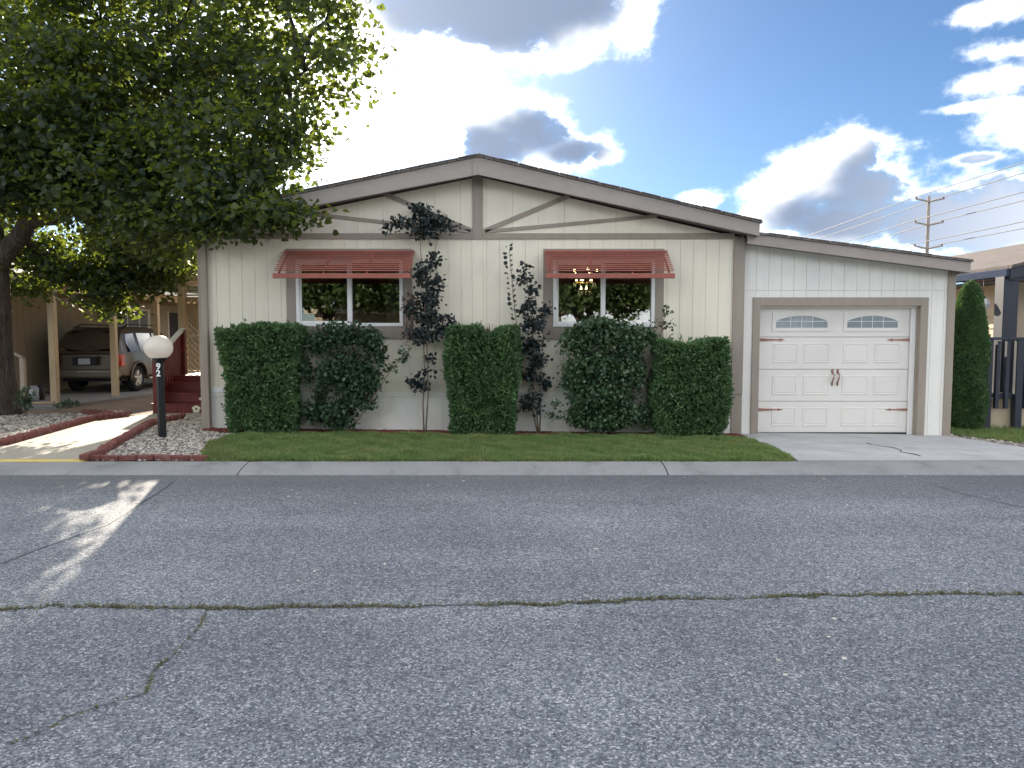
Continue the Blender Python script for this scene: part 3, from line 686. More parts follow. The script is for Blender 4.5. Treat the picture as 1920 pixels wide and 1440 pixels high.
# backing wall (its face shows as the grooves)
m = MB()
for a, c, e, f in cut_spans(XL + .01, XR - .01, 0, zband, wins): m.box(a, c, YW + .009, YW + .11, max(e, -.1), f)
m.prism([(XL + .01, zband), (XR - .01, zband), (XR - .01, under(XR)), (ridge.x, under(ridge.x)), (XL + .01, under(XL))], YW + .009, YW + .11)
wall = m.build('front_wall', M['groove'], house)
def board(x0, x1, z0, z1a, z1b, y, mat_, parent):
    q = MB(); q.prism([(x0, z0), (x1, z0), (x1, z1b), (x0, z1a)], y, y + .02); return q.build('siding_board', mat_, parent, bevel=.002)
g = .0045; x = XL + .08; SP = .2032
xs = []
while x < XR - .1: xs.append(x); x += SP
xs.append(XR - .03)
for a, c in zip(xs[:-1], xs[1:]):
    for e in cut_spans(a + g / 2, c - g / 2, zskirt, zband, wins): board(e[0], e[1], e[2], e[3], e[3], YW, M['siding'], wall)
gx = [XL + .02] + [XL + .08 + SP * 2 * k for k in range(1, 21)] + [XR - .02]
gx = sorted(set([v for v in gx if XL < v < XR] + [ridge.x]))
for a, c in zip(gx[:-1], gx[1:]):
    if c - a > .02: board(a + g / 2, c - g / 2, zband, under(a) , under(c), YW, M['siding'], wall)
# other walls
m = MB(); m.box(XL + .03, XL + .13, YW + .11, HB, -.2, under(XL) - .02); m.build('side_wall', M['siding'], house)
m = MB(); m.box(XR - .13, XR - .03, YW + .11, HB, -.2, under(XR) - .02); m.build('side_wall', M['siding'], house)
m = MB(); m.prism([(XL + .03, -.2), (XR - .03, -.2), (XR - .03, under(XR)), (ridge.x, under(ridge.x)), (XL + .03, under(XL))], HB, HB + .1); m.build('rear_wall', M['siding'], house)
# skirting: sheets with open joints, cap strip above
sk = MB(); sk.box(XL + .09, XR - .09, YW - .004, YW + .015, zskirt - .05, zskirt + .012); skc = sk.build('skirting_cap', M['skirt'], house, bevel=.004)
sx = [XL + .09, X(590, YW, 770), X(709, YW, 770), X(830, YW, 770), X(952, YW, 770), X(1074, YW, 770), X(1196, YW, 770), X(1318, YW, 770), XR - .09]
for a, c in zip(sx[:-1], sx[1:]):
    q = MB(); q.prism([(a + .004, base(a)), (c - .004, base(c)), (c - .004, zskirt - .045), (a + .004, zskirt - .045)], YW + .004, YW + .02); q.build('skirting_panel', M['skirt'], house, bevel=.002)
# trim
m = MB(); m.box(XL, XL + .135, YW - .028, YW + .12, base(XL) - .05, under(XL) + .02); m.build('corner_board', M['taupe'], house, bevel=.004)
m = MB(); m.box(XR - .18, XR, YW - .028, YW + .12, zskirt - .01, under(XR) + .02); m.build('corner_board', M['taupe'], house, bevel=.004)
m = MB(); m.box(XR - .17, XR + .0, YW - .012, YW + .12, base(XR) - .05, zskirt + .03); m.build('corner_board', M['taupe'], house, bevel=.004)
m = MB(); m.box(XL + .06, XL + .16, YW - .09, YW - .02, base(XL) - .02, under(XL)); m.build('downspout', M['taupe'], house, bevel=.012)
m = MB(); m.box(XL + .13, XR - .17, YW - .022, YW + .01, zband - .045, zband + .045); m.build('belt_trim', M['taupe'], house, bevel=.003)
m = MB(); m.box(X(886, YW, 400), X(905, YW, 400), YW - .030, YW + .01, zband - .05, under(ridge.x) + .02); m.build('king_post_trim', M['taupe'], house, bevel=.003)
m = MB(); m.box(X(886, YW, 600), X(906, YW, 600), YW - .014, YW + .01, zskirt - .02, zband - .045); m.build('seam_cover', M['siding'], house, bevel=.003)
for (p, q_) in (((908, 433), (1067, 367)), ((910, 434), (1232, 405)), ((884, 432), (718, 362)), ((882, 434), (560, 399))):
    m = MB(); a = at(*p, YW - .013); c = at(*q_, YW - .013); m.bar(a, c, .022, .066 if abs(p[1] - q_[1]) > 40 else .052, (0, 0, 1)); m.build('brace_trim', M['taupe'], house)
# roof: two slopes, rake fascias and soffit
OHX = .0
for s, end in ((1, endR), (-1, endL)):
    a = Vector((ridge.x, 0, ridge.z)); e = Vector((end.x, 0, end.z))
    m = MB(); m.prism([(a.x, a.z + .012), (e.x + s * .03, e.z + .012 - .007), (e.x + s * .03, e.z - .028), (a.x, a.z - .022)], 11.82, HB + .35); rf = m.build('roof', M['shingle'], house)
    m = MB(); m.prism([(a.x, a.z - .024), (e.x, e.z - .026), (e.x, e.z - TH * .82), (a.x, a.z - TH - .02)], 11.85, 11.89); m.build('rake_fascia', M['fascia'], house, bevel=.004)
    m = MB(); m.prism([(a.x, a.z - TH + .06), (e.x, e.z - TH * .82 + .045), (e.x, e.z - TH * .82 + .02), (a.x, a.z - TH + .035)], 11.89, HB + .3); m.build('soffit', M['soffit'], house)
    m = MB(); m.box(e.x - .03 * s, e.x, 11.89, HB + .3, e.z - TH * .82, e.z - .03); m.build('eave_fascia', M['fascia'], house)
m = MB(); m.prism([(ridge.x - .09, ridge.z - .04), (ridge.x - .09, ridge.z - TH - .035), (ridge.x - .085, ridge.z - TH - .035), (ridge.x - .085, ridge.z - .04)], 11.845, 11.86); m.build('fascia_joint', M['soffit'], house)
# starter edge of the shingle courses along the rake: uneven tabs, each its own piece
tab = MB(); tab.box(-.15, .15, -.012, .05, -.005, .005); tab0 = None
for s, end in ((1, endR), (-1, endL)):
    a = Vector((ridge.x, 11.805, ridge.z + .012)); e = Vector((end.x + s * .02, 11.805, end.z + .006)); L_ = (e - a).length; n = int(L_ / .3)
    for k in range(n):
        p = a.lerp(e, (k + .5) / n) + Vector((0, random.uniform(-.012, .008), random.uniform(-.003, .006)))
        r_ = (0, -math.atan2(e.z - a.z, e.x - a.x) + random.uniform(-.02, .02), 0)
        if tab0 is None: tab0 = tab.build('shingle', M['shingle'], house, origin=(0, 0, 0)); tab0.location = p - W[house.name]; tab0.rotation_euler = r_
        else: inst('shingle', tab0.data, house, p, r_)
# rooms behind the glass
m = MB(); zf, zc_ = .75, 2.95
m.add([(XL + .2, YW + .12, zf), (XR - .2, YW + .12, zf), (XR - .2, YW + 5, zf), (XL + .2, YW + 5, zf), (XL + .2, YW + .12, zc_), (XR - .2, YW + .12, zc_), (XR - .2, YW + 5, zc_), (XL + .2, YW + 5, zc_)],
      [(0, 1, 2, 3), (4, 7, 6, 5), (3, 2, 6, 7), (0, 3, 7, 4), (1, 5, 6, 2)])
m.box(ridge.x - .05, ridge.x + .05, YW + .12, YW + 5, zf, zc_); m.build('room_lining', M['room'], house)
for wi, (x0, x1, z0, z1) in enumerate(wins):
    win = MB(); t = .055; yo, yi = YW - .035, YW + .06; xm = X((656, 1130.5)[wi], YW, 560)
    win.box(x0, x0 + t, yo, yi, z0, z1); win.box(x1 - t, x1, yo, yi, z0, z1); win.box(x0 + t, x1 - t, yo, yi, z1 - t, z1); win.box(x0 + t, x1 - t, yo, yi, z0, z0 + t)
    wo = win.build('window', M['vinyl'], house, bevel=.004)
    q = MB(); q.box(xm - .037, xm + .037, yo + .008, yi, z0 + t, z1 - t); q.build('mullion', M['vinyl'], wo, bevel=.004)
    s0, s1 = (x0 + t, xm - .037)                      # the sliding sash
    q = MB(); w2 = .03
    for aa in ((s0, s0 + w2, z0 + t, z1 - t), (s0 + w2, s1, z0 + t, z0 + t + w2), (s0 + w2, s1, z1 - t - w2, z1 - t)): q.box(aa[0], aa[1], yo + .02, yi - .01, aa[2], aa[3])
    q.build('sash', M['vinyl'], wo, bevel=.003)
    for a, c, yy in ((s0 + w2 - .005, s1 + .01, YW + .0), (xm + .03, x1 - t + .005, YW + .015)):
        q = MB(); q.box(a, c, yy, yy + .005, z0 + t - .005, z1 - t + .005); q.build('pane', M['glass'], wo)
    # painted surround boards
    bw = .155
    for (a, c, e, f) in ((x0 - bw, x0 - .002, z0 - .20, z1 + .17), (x1 + .002, x1 + bw - .01, z0 - .20, z1 + .17), (x0 - .002, x1 + .002, z0 - .20, z0 - .002), (x0 - .002, x1 + .002, z1 + .002, z1 + .17)):
        q = MB(); q.box(a, c, YW - .020, YW + .008, e, f); q.build('surround_board', M['taupe'], house, bevel=.003)
    # half-drawn blind
    q = MB()
    for k in range(9): q.box(x0 + t, x1 - t, YW + .09, YW + .115, z1 - t - .03 - k * .027, z1 - t - .012 - k * .027)
    q.build('blind', M['blind'], wo)
    q = MB()                                          # curtain folds at one side
    cx0 = x0 + .06 if wi == 1 else x1 - .3
    pts = [(cx0 + k * .02, YW + .20 + .018 * math.sin(k * 1.7)) for k in range(13)]
    for (xa, ya), (xb, yb) in zip(pts[:-1], pts[1:]): q.add([(xa, ya, z0 - .2), (xb, yb, z0 - .2), (xb, yb, z1), (xa, ya, z1)], [(0, 1, 2, 3)], True)
    q.build('curtain', M['curtain'], house)
# slatted awnings
for (tx0, tx1, bx0, bx1) in ((533, 774, 513, 771), (1019, 1246, 1027, 1268)):
    Y0, Y1 = YW - .035, YW - .60
    a0, a1 = at(tx0, 471, Y0), at(tx1, 471, Y0); b0, b1 = at(bx0, 513, Y1), at(bx1, 513, Y1)
    ztop = a0.z; zb = at(960, 516, Y1).z
    aw = empty('awning', ((a0.x + a1.x) / 2, Y0, zb), None, None, parent=house); del_keys = None
    xa = (a0.x + b0.x) / 2; xb = (a1.x + b1.x) / 2
    ns = 11
    for k in range(ns):
        t = (k + .3) / ns; y = Y0 + (Y1 - Y0) * t; z = ztop + (zb + .05 - ztop) * t
        # each slat: a shallow board with a turned-down front lip
        q = MB(); q.prismx([(y, z - .009), (y, z + .009), (y + .075, z + .012), (y + .075, z + .008), (y + .006, z + .004), (y + .006, z - .009)], xa - .012 * (k % 2), xb + .01); q.build('slat', M['salmon'], aw)
    q = MB(); q.box(xa - .01, xb + .012, Y1 - .028, Y1, at(960, 522, Y1).z, at(960, 513, Y1).z + .004); q.build('front_bar', M['salmon'], aw, bevel=.006)
    for f in (.03, .36, .68, .97):
        q = MB(); xx = xa + (xb - xa) * f; q.bar((xx, Y0, ztop - .03), (xx, Y1, zb - .0), .02, .03); q.build('rafter', M['salmon'], aw)
    q = MB(); q.box(xa, xb, Y0 - .02, Y0 + .012, ztop - .02, ztop + .012); q.build('head_bar', M['salmon'], aw)

# ------------------------------------------------------------------ garage wing
YG = 12.3; YF = 12.0
GL, GR = XR, X(1787, YG, 650)
f0, f1 = at(1400, 434, YF), at(1821, 489, YF)
def gtop(x): return f0.z + (f1.z - f0.z) * (x - f0.x) / (f1.x - f0.x)
FT = .185
dx0, dx1 = X(1422, YG, 700), X(1722, YG, 700); dzt = Z(573, YG); gb = -.10
op = [(dx0, dx1, -1, dzt)]
zseam = Z(545, YG)
m = MB()
for a, c, e, f in cut_spans(GL + .005, GR - .01, gb - .05, zseam, op): m.box(a, c, YG + .009, YG + .12, e, f)
m.prism([(GL + .005, zseam), (GR - .01, zseam), (GR - .01, gtop(GR) - FT + .04), (GL + .005, gtop(GL) - FT + .04)], YG + .009, YG + .12)
gw = m.build('garage_wall', M['groove'], house)
x = GL + .02; xs = []
while x < GR - .14: xs.append(x); x += SP * .985
xs.append(GR - .06)
for a, c in zip(xs[:-1], xs[1:]):
    for e in cut_spans(a + g / 2, c - g / 2, gb + .035, zseam - .004, op): board(e[0], e[1], e[2], e[3], e[3], YG, M['siding_white'], gw)
    board(a + g / 2, c - g / 2, zseam + .004, gtop(a) - FT + .04, gtop(c) - FT + .04, YG, M['siding_white'], gw)
m = MB(); m.box(GR - .125, GR, YG - .022, YG + .14, gb - .06, gtop(GR) - FT + .04); m.build('corner_board', M['taupe'], house, bevel=.004)
m = MB(); m.box(GR - .11, GR - .01, YG + .14, 15.6, gb - .1, gtop(GR) - FT); m.build('side_wall', M['siding_white'], house)
m = MB(); m.prism([(GL, gb), (GR - .01, gb), (GR - .01, gtop(GR) - FT), (GL, gtop(GL) - FT)], 15.6, 15.7); m.build('rear_wall', M['siding_white'], house)
m = MB(); m.prism([(f0.x, f0.z + .012), (f1.x + .02, f1.z + .012), (f1.x + .02, f1.z - .02), (f0.x, f0.z - .02)], YF - .03, 16.0); m.build('roof', M['shingle'], house)
m = MB(); m.prism([(XR - .02, gtop(XR - .02) - .021), (f1.x, f1.z - .021), (f1.x, f1.z - FT), (XR - .02, gtop(XR - .02) - FT)], YF, YF + .04); m.build('rake_fascia', M['fascia'], house, bevel=.004)
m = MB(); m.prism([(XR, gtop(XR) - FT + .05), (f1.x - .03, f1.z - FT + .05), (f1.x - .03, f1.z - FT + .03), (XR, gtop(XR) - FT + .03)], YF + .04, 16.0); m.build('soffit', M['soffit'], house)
m = MB(); m.box(f1.x - .03, f1.x, YF + .04, 16.0, f1.z - FT, f1.z - .022); m.build('eave_fascia', M['fascia'], house)
a = Vector((f0.x, YF - .035, f0.z + .011)); e = Vector((f1.x + .02, YF - .035, f1.z + .011)); n = int((e - a).length / .3)
for k in range(1, n):
    inst('shingle', tab0.data, house, a.lerp(e, (k + .5) / n) + Vector((0, random.uniform(-.012, .008), random.uniform(-.003, .005))), (0, -math.atan2(e.z - a.z, e.x - a.x), 0))
m = MB(); m.tube([(GR + .03, YG + .6, f1.z - FT - .02), (GR + .09, YG + .45, f1.z - FT - .10), (GR + .05, YG + .3, f1.z - FT - .26), (GR + .02, YG + .3, f1.z - FT - .34)], .035, 8); m.build('downspout', M['pale'], house)
# door surround
sw = .115
for (a, c, e, f) in ((dx0 - sw, dx0 + .004, gb - .03, dzt + .13), (dx1 - .004, dx1 + sw, gb - .03, dzt + .13), (dx0 + .004, dx1 - .004, dzt - .004, dzt + .13)):
    q = MB(); q.box(a, c, YG - .024, YG + .12, e, f); q.build('door_surround', M['taupe'], house, bevel=.004)
YD = YG + .16
for (a, c) in ((dx0 - .01, dx0 + .012), (dx1 - .012, dx1 + .01)):
    q = MB(); q.box(a, c, YG + .05, YD + .1, gb, dzt); q.build('door_jamb', M['taupe'], house)
q = MB(); q.box(dx0, dx1, YG + .05, YD + .1, dzt - .03, dzt + .004); q.build('door_header', M['door'], house)
for (a, c) in ((dx0 + .012, dx0 + .035), (dx1 - .085, dx1 - .012)):
    q = MB(); q.box(a, c, YD - .05, YD - .02, gb + .01, dzt - .03); q.build('weather_strip', M['vinyl'], house)
door = empty('garage_door', ((dx0 + dx1) / 2, YD, gb), None, None, parent=house)
Dx0, Dx1 = dx0 + .004, dx1 - .06
def dX(px): return X(px, YD, 700)
def dZ(py): return Z(py, YD)
sec = [dZ(811), dZ(752.5), dZ(692.5), dZ(632), dZ(576)]
cols_ = [(1448, 1494.5), (1506, 1554), (1579, 1627), (1638, 1685)]
for i in range(4):
    q = MB(); q.box(Dx0, Dx1, YD, YD + .04, sec[i] + .003, sec[i + 1] - .003); q.build('door_section', M['door'], door, bevel=.006, seg=2)
    if i < 3:
        for (a, c) in cols_:
            zz0, zz1 = sec[i] + .105, sec[i + 1] - .10
            q = MB(); A, B_ = dX(a), dX(c)
            # raised field inside a moulded border
            o4 = [(A, zz0), (B_, zz0), (B_, zz1), (A, zz1)]; ins = lambda d_: [(A + d_, zz0 + d_), (B_ - d_, zz0 + d_), (B_ - d_, zz1 - d_), (A + d_, zz1 - d_)]
            rings = [(0, .001), (.008, -.010), (.020, -.010), (.030, -.002), (.042, -.008)]
            V = []
            for d_, yy in rings: V += [(xx, YD + yy, zz) for xx, zz in ins(d_)]
            Fc = []
            for r_ in range(len(rings) - 1):
                for k in range(4): Fc.append((r_ * 4 + k, r_ * 4 + (k + 1) % 4, r_ * 4 + 4 + (k + 1) % 4, r_ * 4 + 4 + k))
            Fc.append(tuple(range(len(V) - 4, len(V)))); q.add(V, Fc); q.build('raised_panel', M['door'], door)
for wi, (a, c) in enumerate(((1446, 1555), (1579, 1686))):
    A, B_, z0, z1 = dX(a), dX(c), dZ(621), dZ(586)
    GA, GB, gz0, gzs, gzt = A + .055, B_ - .055, z0 + .055, dZ(602), dZ(592)
    n = 14; arch = [(GA + (GB - GA) * k / n, gzs + (gzt - gzs) * math.sin(math.pi * k / n) ** .8) for k in range(n + 1)]
    q = MB()                                           # moulded frame with arched opening
    outer = [(A, z1)] + [(A + (B_ - A) * k / n, z1) for k in range(1, n)] + [(B_, z1)]
    V = []; Fc = []
    def strip(P, Q, y):
        b0 = len(q.v); q.add([(x_, y, z_) for x_, z_ in P] + [(x_, y, z_) for x_, z_ in Q], [(k, k + 1, len(P) + k + 1, len(P) + k) for k in range(len(P) - 1)])
    yf = YD - .014
    strip(arch, outer, yf); strip([(GA, gz0), (GB, gz0)], [(A, z0), (B_, z0)], yf); strip([(GA, gz0), (GA, gzs)], [(A, z0), (A, z1)], yf); strip([(GB, gz0), (GB, gzs)], [(B_, z0), (B_, z1)], yf)
    for P in (outer, [(A, z0), (B_, z0)], [(A, z0), (A, z1)], [(B_, z0), (B_, z1)], arch, [(GA, gz0), (GB, gz0)], [(GA, gz0), (GA, gzs)], [(GB, gz0), (GB, gzs)]):
        q.add([(x_, yf, z_) for x_, z_ in P] + [(x_, YD + .004, z_) for x_, z_ in P], [(k, k + 1, len(P) + k + 1, len(P) + k) for k in range(len(P) - 1)])
    q.build('window_frame', M['door'], door)
    nz_ = 4
    for k in range(nz_):
        i0, i1 = round(n * k / nz_), round(n * (k + 1) / nz_); pts = [(arch[i0][0], gz0)] + [(arch[i1][0], gz0)] + [arch[j] for j in range(i1, i0 - 1, -1)]
        q = MB(); q.add([(x_, YD - .003, z_) for x_, z_ in pts], [tuple(range(len(pts)))]); q.build('pane', M['frost'] if (wi == 0 and k < 3) else M['clear_dark'], door)
        if k: q = MB(); q.box(arch[i0][0] - .004, arch[i0][0] + .004, YD - .010, YD - .004, gz0, arch[i0][1]); q.build('muntin', M['vinyl'], door)
    q = MB(); zm = dZ(602.5); q.box(GA, GB, YD - .011, YD - .005, zm - .004, zm + .004); q.build('muntin', M['vinyl'], door)
for (xa, s) in ((1423.5, 1), (1707, -1)):
    for py in (637, 768):
        q = MB(); x0 = dX(xa); z0 = dZ(py)
        P = [(0, -.024), (.30, -.008), (.315, -.022), (.35, -.012), (.40, 0), (.35, .012), (.315, .022), (.30, .008), (0, .024)]
        q.prism([(x0 + s * u, z0 + v) for u, v in P], YD - .012, YD + .002); q.build('hinge_strap', M['copper'], door)
for px in (1560.5, 1570.5):
    q = MB(); x0 = dX(px); zt, zb = dZ(692), dZ(723)
    q.lathe((x0, YD - .004, zt - .02), [(.001, .03), (.016, .008), (.022, -.015), (.014, -.04), (.008, -.06)], 8)
    q.lathe((x0, YD - .004, zb + .01), [(.008, .06), (.016, .03), (.018, .01), (.008, -.012), (.001, -.02)], 8)
    q.tube([(x0, YD - .008, zt - .06), (x0 + .012, YD - .05, zt - .09), (x0 + .004, YD - .055, zt - .14), (x0 - .010, YD - .045, zt - .19), (x0, YD - .008, zb + .02)], [.008, .011, .013, .011, .008], 8)
    q.build('handle', M['copper'], door)
q = MB(); q.box(Dx0, Dx1, YD + .004, YD + .03, gb + .01, sec[0] + .002); q.build('bottom_seal', M['car_dark'], door)
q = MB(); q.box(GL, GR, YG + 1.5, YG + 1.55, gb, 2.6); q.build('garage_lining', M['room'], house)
# foundation vent
q = MB(); vx, vz = X(408, YW, 730), Z(731, YW); q.box(vx - .09, vx + .09, YW - .012, YW + .004, vz - .04, vz + .04)
for k in range(4): q.box(vx - .075, vx + .075, YW - .018, YW - .012, vz - .032 + k * .018, vz - .026 + k * .018)
q.build('vent', M['vinyl'], house)
# ================================================================== THINGS
# chandelier behind the dining window
cp = at(1096, 545, 13.3); ch = empty('chandelier', (cp.x, cp.y, 2.1), 'lit brass and crystal chandelier hanging behind the window', 'chandelier')
q = MB(); q.tube([(cp.x, cp.y, 2.95), (cp.x, cp.y, 2.70)], .008, 6); q.build('chain', M['brass'], ch)
for (r, z) in ((.26, 2.62), (.19, 2.46), (.11, 2.32)):
    q = MB(); q.tube([(cp.x + r * math.cos(t), cp.y + r * math.sin(t), z) for t in np.linspace(0, 2 * math.pi, 25)], .012, 6, cap=False); q.build('ring', M['brass'], ch)
    for k in range(10):
        t = k * math.pi / 5; q = MB(); q.lathe((cp.x + r * math.cos(t), cp.y + r * math.sin(t), z - .08), [(.001, 0), (.011, .02), (.006, .075)], 5); q.build('crystal', M['vinyl'], ch)
    for k in range(5 if r > .15 else 3):
        t = k * 2 * math.pi / (5 if r > .15 else 3) + r * 9; q = MB(); q.lathe((cp.x + (r - .05) * math.cos(t), cp.y + (r - .05) * math.sin(t), z - .0), [(.001, 0), (.016, .015), (.018, .03), (.010, .055), (.001, .075)], 8); q.build('bulb', M['bulb'], ch)

# lamp post with house number
lb = Vector((*gp(305, 829), 0)); lb = Vector((X(305, 11.15, 829), 11.15, gz(-5.0, 11.15)))
lp = empty('lamp_post', lb, 'black lamp post with white globe and the house number 92', 'lamp post')
gc = at(297, 652, 11.12); pd = .058
top = Vector((gc.x + .012, gc.y, gc.z - .17))
q = MB(); q.tube([lb - Vector((0, 0, .1)), lb.lerp(top, .5), top], [pd * 1.05, pd, pd * .95], 8, smooth=False); q.build('post', M['lamp_black'], lp)
q = MB(); q.lathe((top.x, top.y, top.z - .04), [(.001, 0), (.075, 0), (.082, .03), (.11, .05), (.11, .065), (.001, .066)], 20); q.build('collar', M['lamp_black'], lp)
q = MB(); R_ = .192; q.lathe(tuple(gc), [(.001 if k == 18 else R_ * 1.03 * math.cos(p_), R_ * .93 * math.sin(p_)) for k, p_ in enumerate(np.linspace(-.98, math.pi / 2, 19))], 36); q.build('globe', M['globe'], lp)
def text(name, s, size, p, parent, material, ext=.004):
    cu = bpy.data.curves.new(name, 'FONT'); cu.body = s; cu.size = size; cu.extrude = ext; cu.align_x = 'CENTER'; cu.align_y = 'CENTER'; cu.offset = .0025
    o = bpy.data.objects.new(name + '_src', cu); col.objects.link(o); o.rotation_euler = (math.pi / 2, 0, 0); bpy.context.view_layer.update()
    me = bpy.data.meshes.new_from_object(o.evaluated_get(bpy.context.evaluated_depsgraph_get())); bpy.data.objects.remove(o)
    me.transform(Matrix.Rotation(math.pi / 2, 4, 'X')); me.materials.clear(); me.materials.append(material)
    t = bpy.data.objects.new(name, me); link(t, parent, p); return t
for s, py in (('9', 687.5), ('2', 700.5)):
    c_ = at(297.5, py, 11.07); text('number', s, .125, (c_.x, 11.058, c_.z), lp, M['number'])

# ------------------------------------------------------------------ foliage builders
def box_hedge(name, px0, px1, pyt, pyb, yc, dep, label, group, n, leaf, size, top_noise=.05, taper=.06, shape='narrow', depth=.13, coremat='core', upb=0, tilt=1, notch=None):
    """clipped block: twiggy core and a shell of sprays"""
    yf = yc - dep / 2
    x0 = X(px0, yf, (pyt + pyb) / 2); x1 = X(px1, yf, (pyt + pyb) / 2); z1 = Z(pyt, yf); z0 = gz((x0 + x1) / 2, yc) - .02
    cx = (x0 + x1) / 2; hw = (x1 - x0) / 2; root = empty(name, (cx, yc, z0), label, 'shrub', group)
    def shape_pt(u, v, w):                        # u,v in -1..1 across and through, w 0..1 up -> squarish outline with rounded corners
        k = (np.abs(u) ** 5 + np.abs(v) ** 5) ** (1 / 5) + 1e-6
        wid = (1 - taper * (1 - w) * 2.2 * (1 - w)) * (1 + .05 * np.sin(w * 7 + px0) + .04 * np.sin(u * 3 + w * 5 + px1))
        top = z1 + top_noise * (np.sin(u * 4 + px0) + .6 * np.sin(u * 9 + px1)) * .5
        if notch is not None: top = top - notch[2] * np.exp(-((u - notch[0]) / notch[1]) ** 2)
        return np.stack([cx + u * hw * wid, yc + v * dep / 2 * wid, z0 + (top - z0) * w], -1), k
    cm = MB(); nu, nw = 28, 14; V = []
    for j in range(nw + 1):
        w = j / nw
        for i in range(nu):
            t = 2 * math.pi * i / nu; cu, cv = math.cos(t), math.sin(t); k = (abs(cu) ** 5 + abs(cv) ** 5) ** .2; r = 1.0 - depth / hw * .9
            if j == nw: r *= .8
            p, _ = shape_pt(np.array(cu / k * r), np.array(cv / k * max(.3, 1 - depth / (dep / 2) * .75)), np.array(w * (1 - depth / (z1 - z0) * .8))); V.append(tuple(p + rng.normal(size=3) * .012))
    Fc = [(j * nu + i, j * nu + (i + 1) % nu, (j + 1) * nu + (i + 1) % nu, (j + 1) * nu + i) for j in range(nw) for i in range(nu)]
    Fc.append(tuple(nw * nu + i for i in range(nu))); cm.add(V, Fc); cm.build('stems', M[coremat], root)
    # shell points: sides and top
    u = rng.uniform(-1, 1, n); v = rng.uniform(-1, 1, n); w = rng.uniform(0.0, 1, n) ** .9
    pick = rng.uniform(0, 1, n); A_s = 2 * (hw * 2 + dep) * (z1 - z0); A_t = hw * 2 * dep; topm = pick < A_t / (A_s + A_t)
    t = rng.uniform(0, 2 * math.pi, n); k = (np.abs(np.cos(t)) ** 5 + np.abs(np.sin(t)) ** 5) ** .2
    jig = 1 - np.abs(rng.normal(size=n)) * depth * .55 / hw + .02
    u = np.where(topm, u, np.cos(t) / k * jig); v = np.where(topm, v, np.sin(t) / k * jig); w = np.where(topm, 1 - np.abs(rng.normal(size=n)) * .03, w)
    # clumps: pull leaves into tufts and leave small hollows
    P, _ = shape_pt(u, v, w)
    h = np.sin(P[:, 0] * 19 + P[:, 2] * 7) + np.sin(P[:, 2] * 23 - P[:, 0] * 11 + 1.3) + np.sin(P[:, 0] * 41 + P[:, 2] * 37 + P[:, 1] * 20)
    keep = h + rng.normal(size=n) * 1.2 > -1.9
    P = P[keep]; u = u[keep]; v = v[keep]; topm = topm[keep]; h = h[keep]
    out = np.stack([np.where(topm, 0, np.sign(u) * np.abs(u) ** 5), np.where(topm, 0, np.sign(v) * np.abs(v) ** 5), np.where(topm, 1, .25)], 1); out /= np.linalg.norm(out, axis=1, keepdims=True) + 1e-9
    P = P + out * (h * .010)[:, None]
    seed = rng.integers(0, len(P), 70); sel = np.repeat(seed, 9); L_ = rng.uniform(.03, .12, 70)      # stray shoots past the shears
    P2 = P[sel] + (out[sel] * .7 + np.array([0, 0, .5])) * (L_.repeat(9) * np.tile(np.linspace(.1, 1, 9), 70))[:, None] + rng.normal(size=(630, 3)) * .006
    P = np.concatenate([P, P2]); out = np.concatenate([out, out[sel]])
    vv, ff = leaf_cloud(P, size, rng, tilt=tilt, out=out, outw=.5, shape=shape, upbias=upb)
    o = fast_mesh('foliage', vv, ff, M[leaf], root, origin=(cx, yc, z0)); return root, (x0, x1, z0, z1, yf)
GH = 'clipped evergreen blocks along the front wall'
hs = []
hs.append(box_hedge('clipped_hedge', 409, 553, 612, 803, 11.83, .60, 'clipped evergreen block beside the left corner board, half sunlit green', GH, 30000, 'arbor', .060, .05, .10, notch=(-.9, .2, .05)))
hs.append(box_hedge('clipped_hedge', 838, 970, 612, 815, 11.83, .56, 'clipped evergreen block between the two dark purple bushes, dead twigs on top', GH, 30000, 'arbor', .060, .05, .07, notch=(.1, .35, .10)))
hs.append(box_hedge('clipped_hedge', 1230, 1373, 640, 818, 11.83, .60, 'shorter clipped evergreen block beside the garage', GH, 28000, 'arbor', .060, .04, .07, notch=(-.3, .5, .05)))
# bare twig ends on the clipped tops
for (root, (x0, x1, z0, z1, yf)), nn in zip(hs, (8, 26, 20)):
    q = MB()
    for k in range(nn):
        x = random.uniform(x0 + .1, x1 - .1) if nn != 26 else random.gauss((x0 + x1) / 2 + .06, .14); y = random.uniform(yf + .1, yf + .4); h = random.uniform(.03, .11)
        q.tube([(x, y, z1 - .12), (x + random.uniform(-.02, .02), y, z1 + h - .05)], [.005, .002], 4)
    q.build('dead_twig', M['stem'], root)['kind'] = 'stuff'

